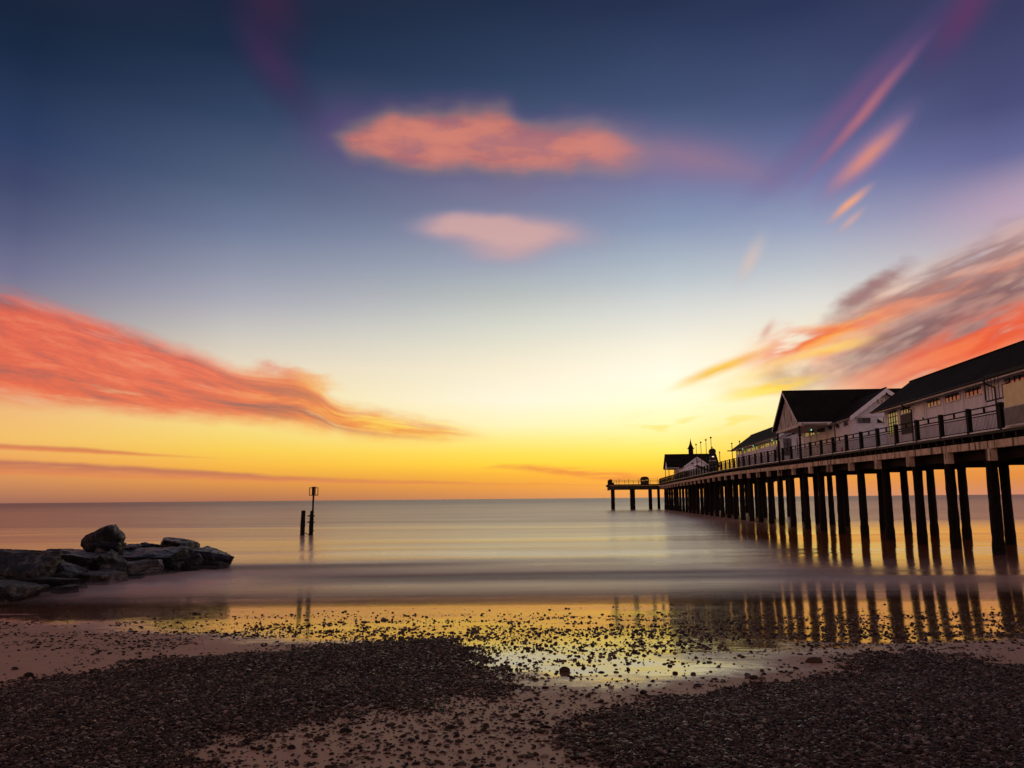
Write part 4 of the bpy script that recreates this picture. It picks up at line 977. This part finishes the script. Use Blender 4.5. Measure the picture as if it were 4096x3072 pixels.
b = MB(); b.lathe([(.80, 12.50), (.66, 12.62), (.50, 12.85), (.36, 13.15), (.24, 13.5), (.13, 13.95), (.05, 14.4), (.015, 14.75)], 8, (5.4, cy, 0)); b.build('spire', 'slate', sp)
for k in range(5):
    y = S(148.5 + 2.3 * k, 2); 
    window(D, y, y + 1.9, 6.3, 7.35, 3, 1, 1.598)
b = MB(); b.box(1.6, 2.74, S(148.3, 2), S(160.5, 2), f0, 7.45); b.build('verandah_wall', 'white_boards', D)
b = MB(); b.add([(1.1, S(148,2), 7.5), (2.74, S(148,2), 7.95), (2.74, S(161,2), 7.95), (1.1, S(161,2), 7.5), (1.1, S(148,2), 7.42), (2.74, S(148,2), 7.87), (2.74, S(161,2), 7.87), (1.1, S(161,2), 7.42)],
        [(0,1,2,3),(4,7,6,5),(0,4,5,1),(1,5,6,2),(2,6,7,3),(3,7,4,0)]); b.build('verandah_roof', 'slate', D)

# white framed gable porch in front of the end hall
gp = pthing('glazed_porch', 'low white framed glazed porch with a pale gable roof before the end hall', 'porch')
y0, y1 = S(142, 3), S(147.5, 3); pk = 3.2; 
b = MB()
for ua, za in ((.7, 7.35), (5.7, 7.35)):
    b.add([(ua, y0, za), (pk, y0, 8.42), (pk, y1, 8.42), (ua, y1, za), (ua, y0, za-.14), (pk, y0, 8.28), (pk, y1, 8.28), (ua, y1, za-.14)],
          [(0,1,2,3),(4,7,6,5),(0,4,5,1),(1,5,6,2),(2,6,7,3),(3,7,4,0)])
b.build('roof', 'white_paint', gp)
b = MB()
for x in (.9, 2.05, 3.2, 4.35, 5.5): b.box(x-.05, x+.05, y0+.1, y0+.18, 5.8, 7.33)
b.box(.9, 5.5, y0+.1, y0+.18, 7.16, 7.22); b.build('frame', 'white_paint', gp)
b = MB(); b.box(.95, 5.45, y0+.2, y0+.22, 5.85, 7.15); b.build('pane', 'glass', gp)

# the clock tower
ck = pthing('clock_tower', 'dark drum headed clock tower with a ball on top standing on the deck', 'clock', 3., S(124, 3), 5.8)
b = MB(); b.prism([(-.62, 0), (.62, 0), (.42, 2.4), (.40, 3.15), (-.40, 3.15), (-.42, 2.4)], 'y', -.45, .45); b.build('body', 'dark_concrete', ck)
b = MB(); b.box(-.66, .66, -.5, .5, 1.35, 1.45); b.box(-.5, .5, -.5, .5, 2.3, 2.4); b.build('ledge', 'weathered_white', ck)
b = MB(); b.bar((0, -.42, 3.75), (0, .42, 3.75), .50, 24); b.bar((0, -.47, 3.75), (0, -.42, 3.75), .42, 24); b.build('drum', 'black_paint', ck)
b = MB(); b.bar((0, 0, 4.2), (0, 0, 4.35), .03, 6); b.ball((0, 0, 4.42), .105); b.build('ball', 'black_paint', ck)
b = MB(); b.box(-.17, .17, -.47, -.451, 2.9, 3.02); b.build('glare_panel', 'glare_white', ck)  # glowing panel added for the glare showing through the tower, not a lamp

# flagpoles: one built, the others copied
fp = pthing('flagpole', 'ball topped flagpole beside the clock tower drum, tallest in view', 'flagpole', .3, S(108.1), 0, 'ball topped poles along the pier rail')
fp.location.z = 5.82
b = MB(); b.bar((0, 0, 0), (0, 0, 4.6), .05, 8, .038); b.build('pole', 'black_paint', fp)
b = MB(); b.lathe([(.03, 4.58), (.06, 4.61), (.03, 4.64)], 8); b.ball((0, 0, 4.74), .13); b.build('ball', 'black_paint', fp)
for Y, lab in ((112.5, 'second flagpole to the left of the clock tower'), (117.4, 'third flagpole left of the clock tower, over the white gable'), (122.3, 'flagpole nearest the little spire')):
    o = copy_thing(fp); o.location = pier(.3, S(Y), 5.82); o['label'] = lab
lp = pthing('lamp_post', 'short pole with a ball top right of the clock tower', 'lamp post', .3, S(101.7), 5.84)
b = MB(); b.bar((0, 0, 0), (0, 0, 2.3), .045, 8); b.build('pole', 'black_paint', lp)
b = MB(); b.ball((0, 0, 2.38), .10); b.build('ball', 'black_paint', lp)
lp = pthing('sign_post', 'pole with a ball top and a projecting board at the far end of the cafe', 'sign post', .3, S(93.2), 5.82)
b = MB(); b.bar((0, 0, 0), (0, 0, 2.8), .045, 8); b.build('pole', 'black_paint', lp)
b = MB(); b.ball((0, 0, 2.93), .10); b.build('ball', 'black_paint', lp)
b = MB(); b.box(-.55, .2, -.03, .03, 2.02, 2.14); b.build('board', 'black_paint', lp)
lp = pthing('mast', 'slim mast with a round head rising behind the cafe roof', 'mast', 9.2, S(134.6), 5.78)
b = MB(); b.bar((0, 0, 0), (0, 0, 5.9), .06, 8); b.build('pole', 'black_paint', lp)
b = MB(); b.ball((0, 0, 6.0), .14); b.ball((0, 0, 5.6), .09); b.build('head', 'black_paint', lp)

# things on the pier head
bt = pthing('kiosk', 'round topped metal booth with four see through holes on the pier head', 'kiosk', -3.05, HEAD0 + .9, 5.62)
cu = bpy.data.curves.new('body', 'CURVE'); cu.dimensions = '2D'; cu.fill_mode = 'BOTH'; cu.extrude = .35
def spl(pts):
    sp_ = cu.splines.new('POLY'); sp_.points.add(len(pts) - 1); sp_.use_cyclic_u = True
    for p, (x, y) in zip(sp_.points, pts): p.co = (x, y, 0, 1)
out = [(-.93, 0), (.93, 0)] + [(.93 * math.copysign(abs(math.cos(a)) ** .7, math.cos(a)), 1.1 + .6 * math.sin(a) ** .8) for a in [math.pi * k / 16 for k in range(17)]]
spl(out)
for hx, hz, hw in ((-.58, .82, .10), (-.17, .80, .10), (.30, .90, .12), (.68, .88, .12)): spl([(hx + hw * math.cos(q), hz + .12 * math.sin(q)) for q in [2 * math.pi * k / 14 for k in range(14)]])
tmp = bpy.data.objects.new('body_curve', cu); COL.objects.link(tmp); bpy.context.view_layer.update()
me = bpy.data.meshes.new_from_object(tmp.evaluated_get(bpy.context.evaluated_depsgraph_get())); bpy.data.objects.remove(tmp)
me.materials.clear(); me.materials.append(MAT['dark_concrete'])
o = bpy.data.objects.new('body', me); COL.objects.link(o); o.parent = bt; o.rotation_euler = (math.pi/2, 0, 0)
b = MB(); b.bar((-.95, 0, 1.15), (-1.45, 0, 0.05), .035, 6); b.build('strut', 'black_paint', bt)
sb = pthing('stepped_box', 'dark stepped box on the outer corner of the pier head', 'box', -10.7, HEAD0 + .3, 5.62)
b = MB(); b.prism([(-.35, 0), (.75, 0), (.75, .42), (.35, .42), (.35, 1.0), (.05, 1.18), (-.35, 1.0)], 'y', 0, .9); b.build('body', 'black_paint', sb)
cn = pthing('traffic_cone', 'small red traffic cone behind the railing by the hall door', 'cone', 1.2, S(56.6, 1), 5.47)
b = MB(); b.lathe([(.19, 0), (.19, .04), (.13, .05), (.03, .55)], 12); b.build('cone', 'red_plastic', cn)

# windbreak at the right edge
wb = pthing('windbreak', 'yellow sheeting windbreak over grey panels projecting from the near deck edge', 'windbreak')
y0, y1 = 26.2, S(32.25)
b = MB(); b.box(-.02, .01, y0, y1, 6.09, 7.0); b.build('yellow_sheet', 'yellow_sheet', wb)
b = MB(); b.box(-.06, -.02, y0, y1, 5.36, 6.05); b.build('grey_panel', 'grey_panel', wb)
b = MB(); b.box(-.06, .04, y0, y1, 6.05, 6.09); b.box(.03, .08, y1-.06, y1, 5.3, 7.0); b.box(-.07, -.0, y0, y1, 5.28, 5.35)
for k in range(9): y = y1 - .1 - k * .72; b.box(.012, .045, y-.02, y+.02, 6.09, 7.0)
for z in (6.35, 6.65): b.bar((.06, y0, z+.12), (.06, y1, z-.1), .02, 6)
b.build('frame', 'weathered_white', wb)
gt = pthing('hanging_gate', 'black barred frame hanging above the rail beside the yellow windbreak', 'frame')
ya, yb = S(33.75), S(32.32)
b = MB(); b.box(-.02, .03, ya-.05, ya, 6.55, 7.58); b.box(-.02, .03, yb, ya-.05, 6.47, 6.53); b.box(-.02, .03, yb-6., ya-.05, 7.53, 7.58); b.box(-.02, .03, yb-.04, yb, 6.47, 7.05); b.build('frame', 'black_paint', gt)
b = MB()
for k in range(1, 5): y = yb + (ya - yb) * k / 5; b.box(-.005, .015, y-.012, y+.012, 6.53, 7.53)
b.build('bars', 'black_paint', gt)
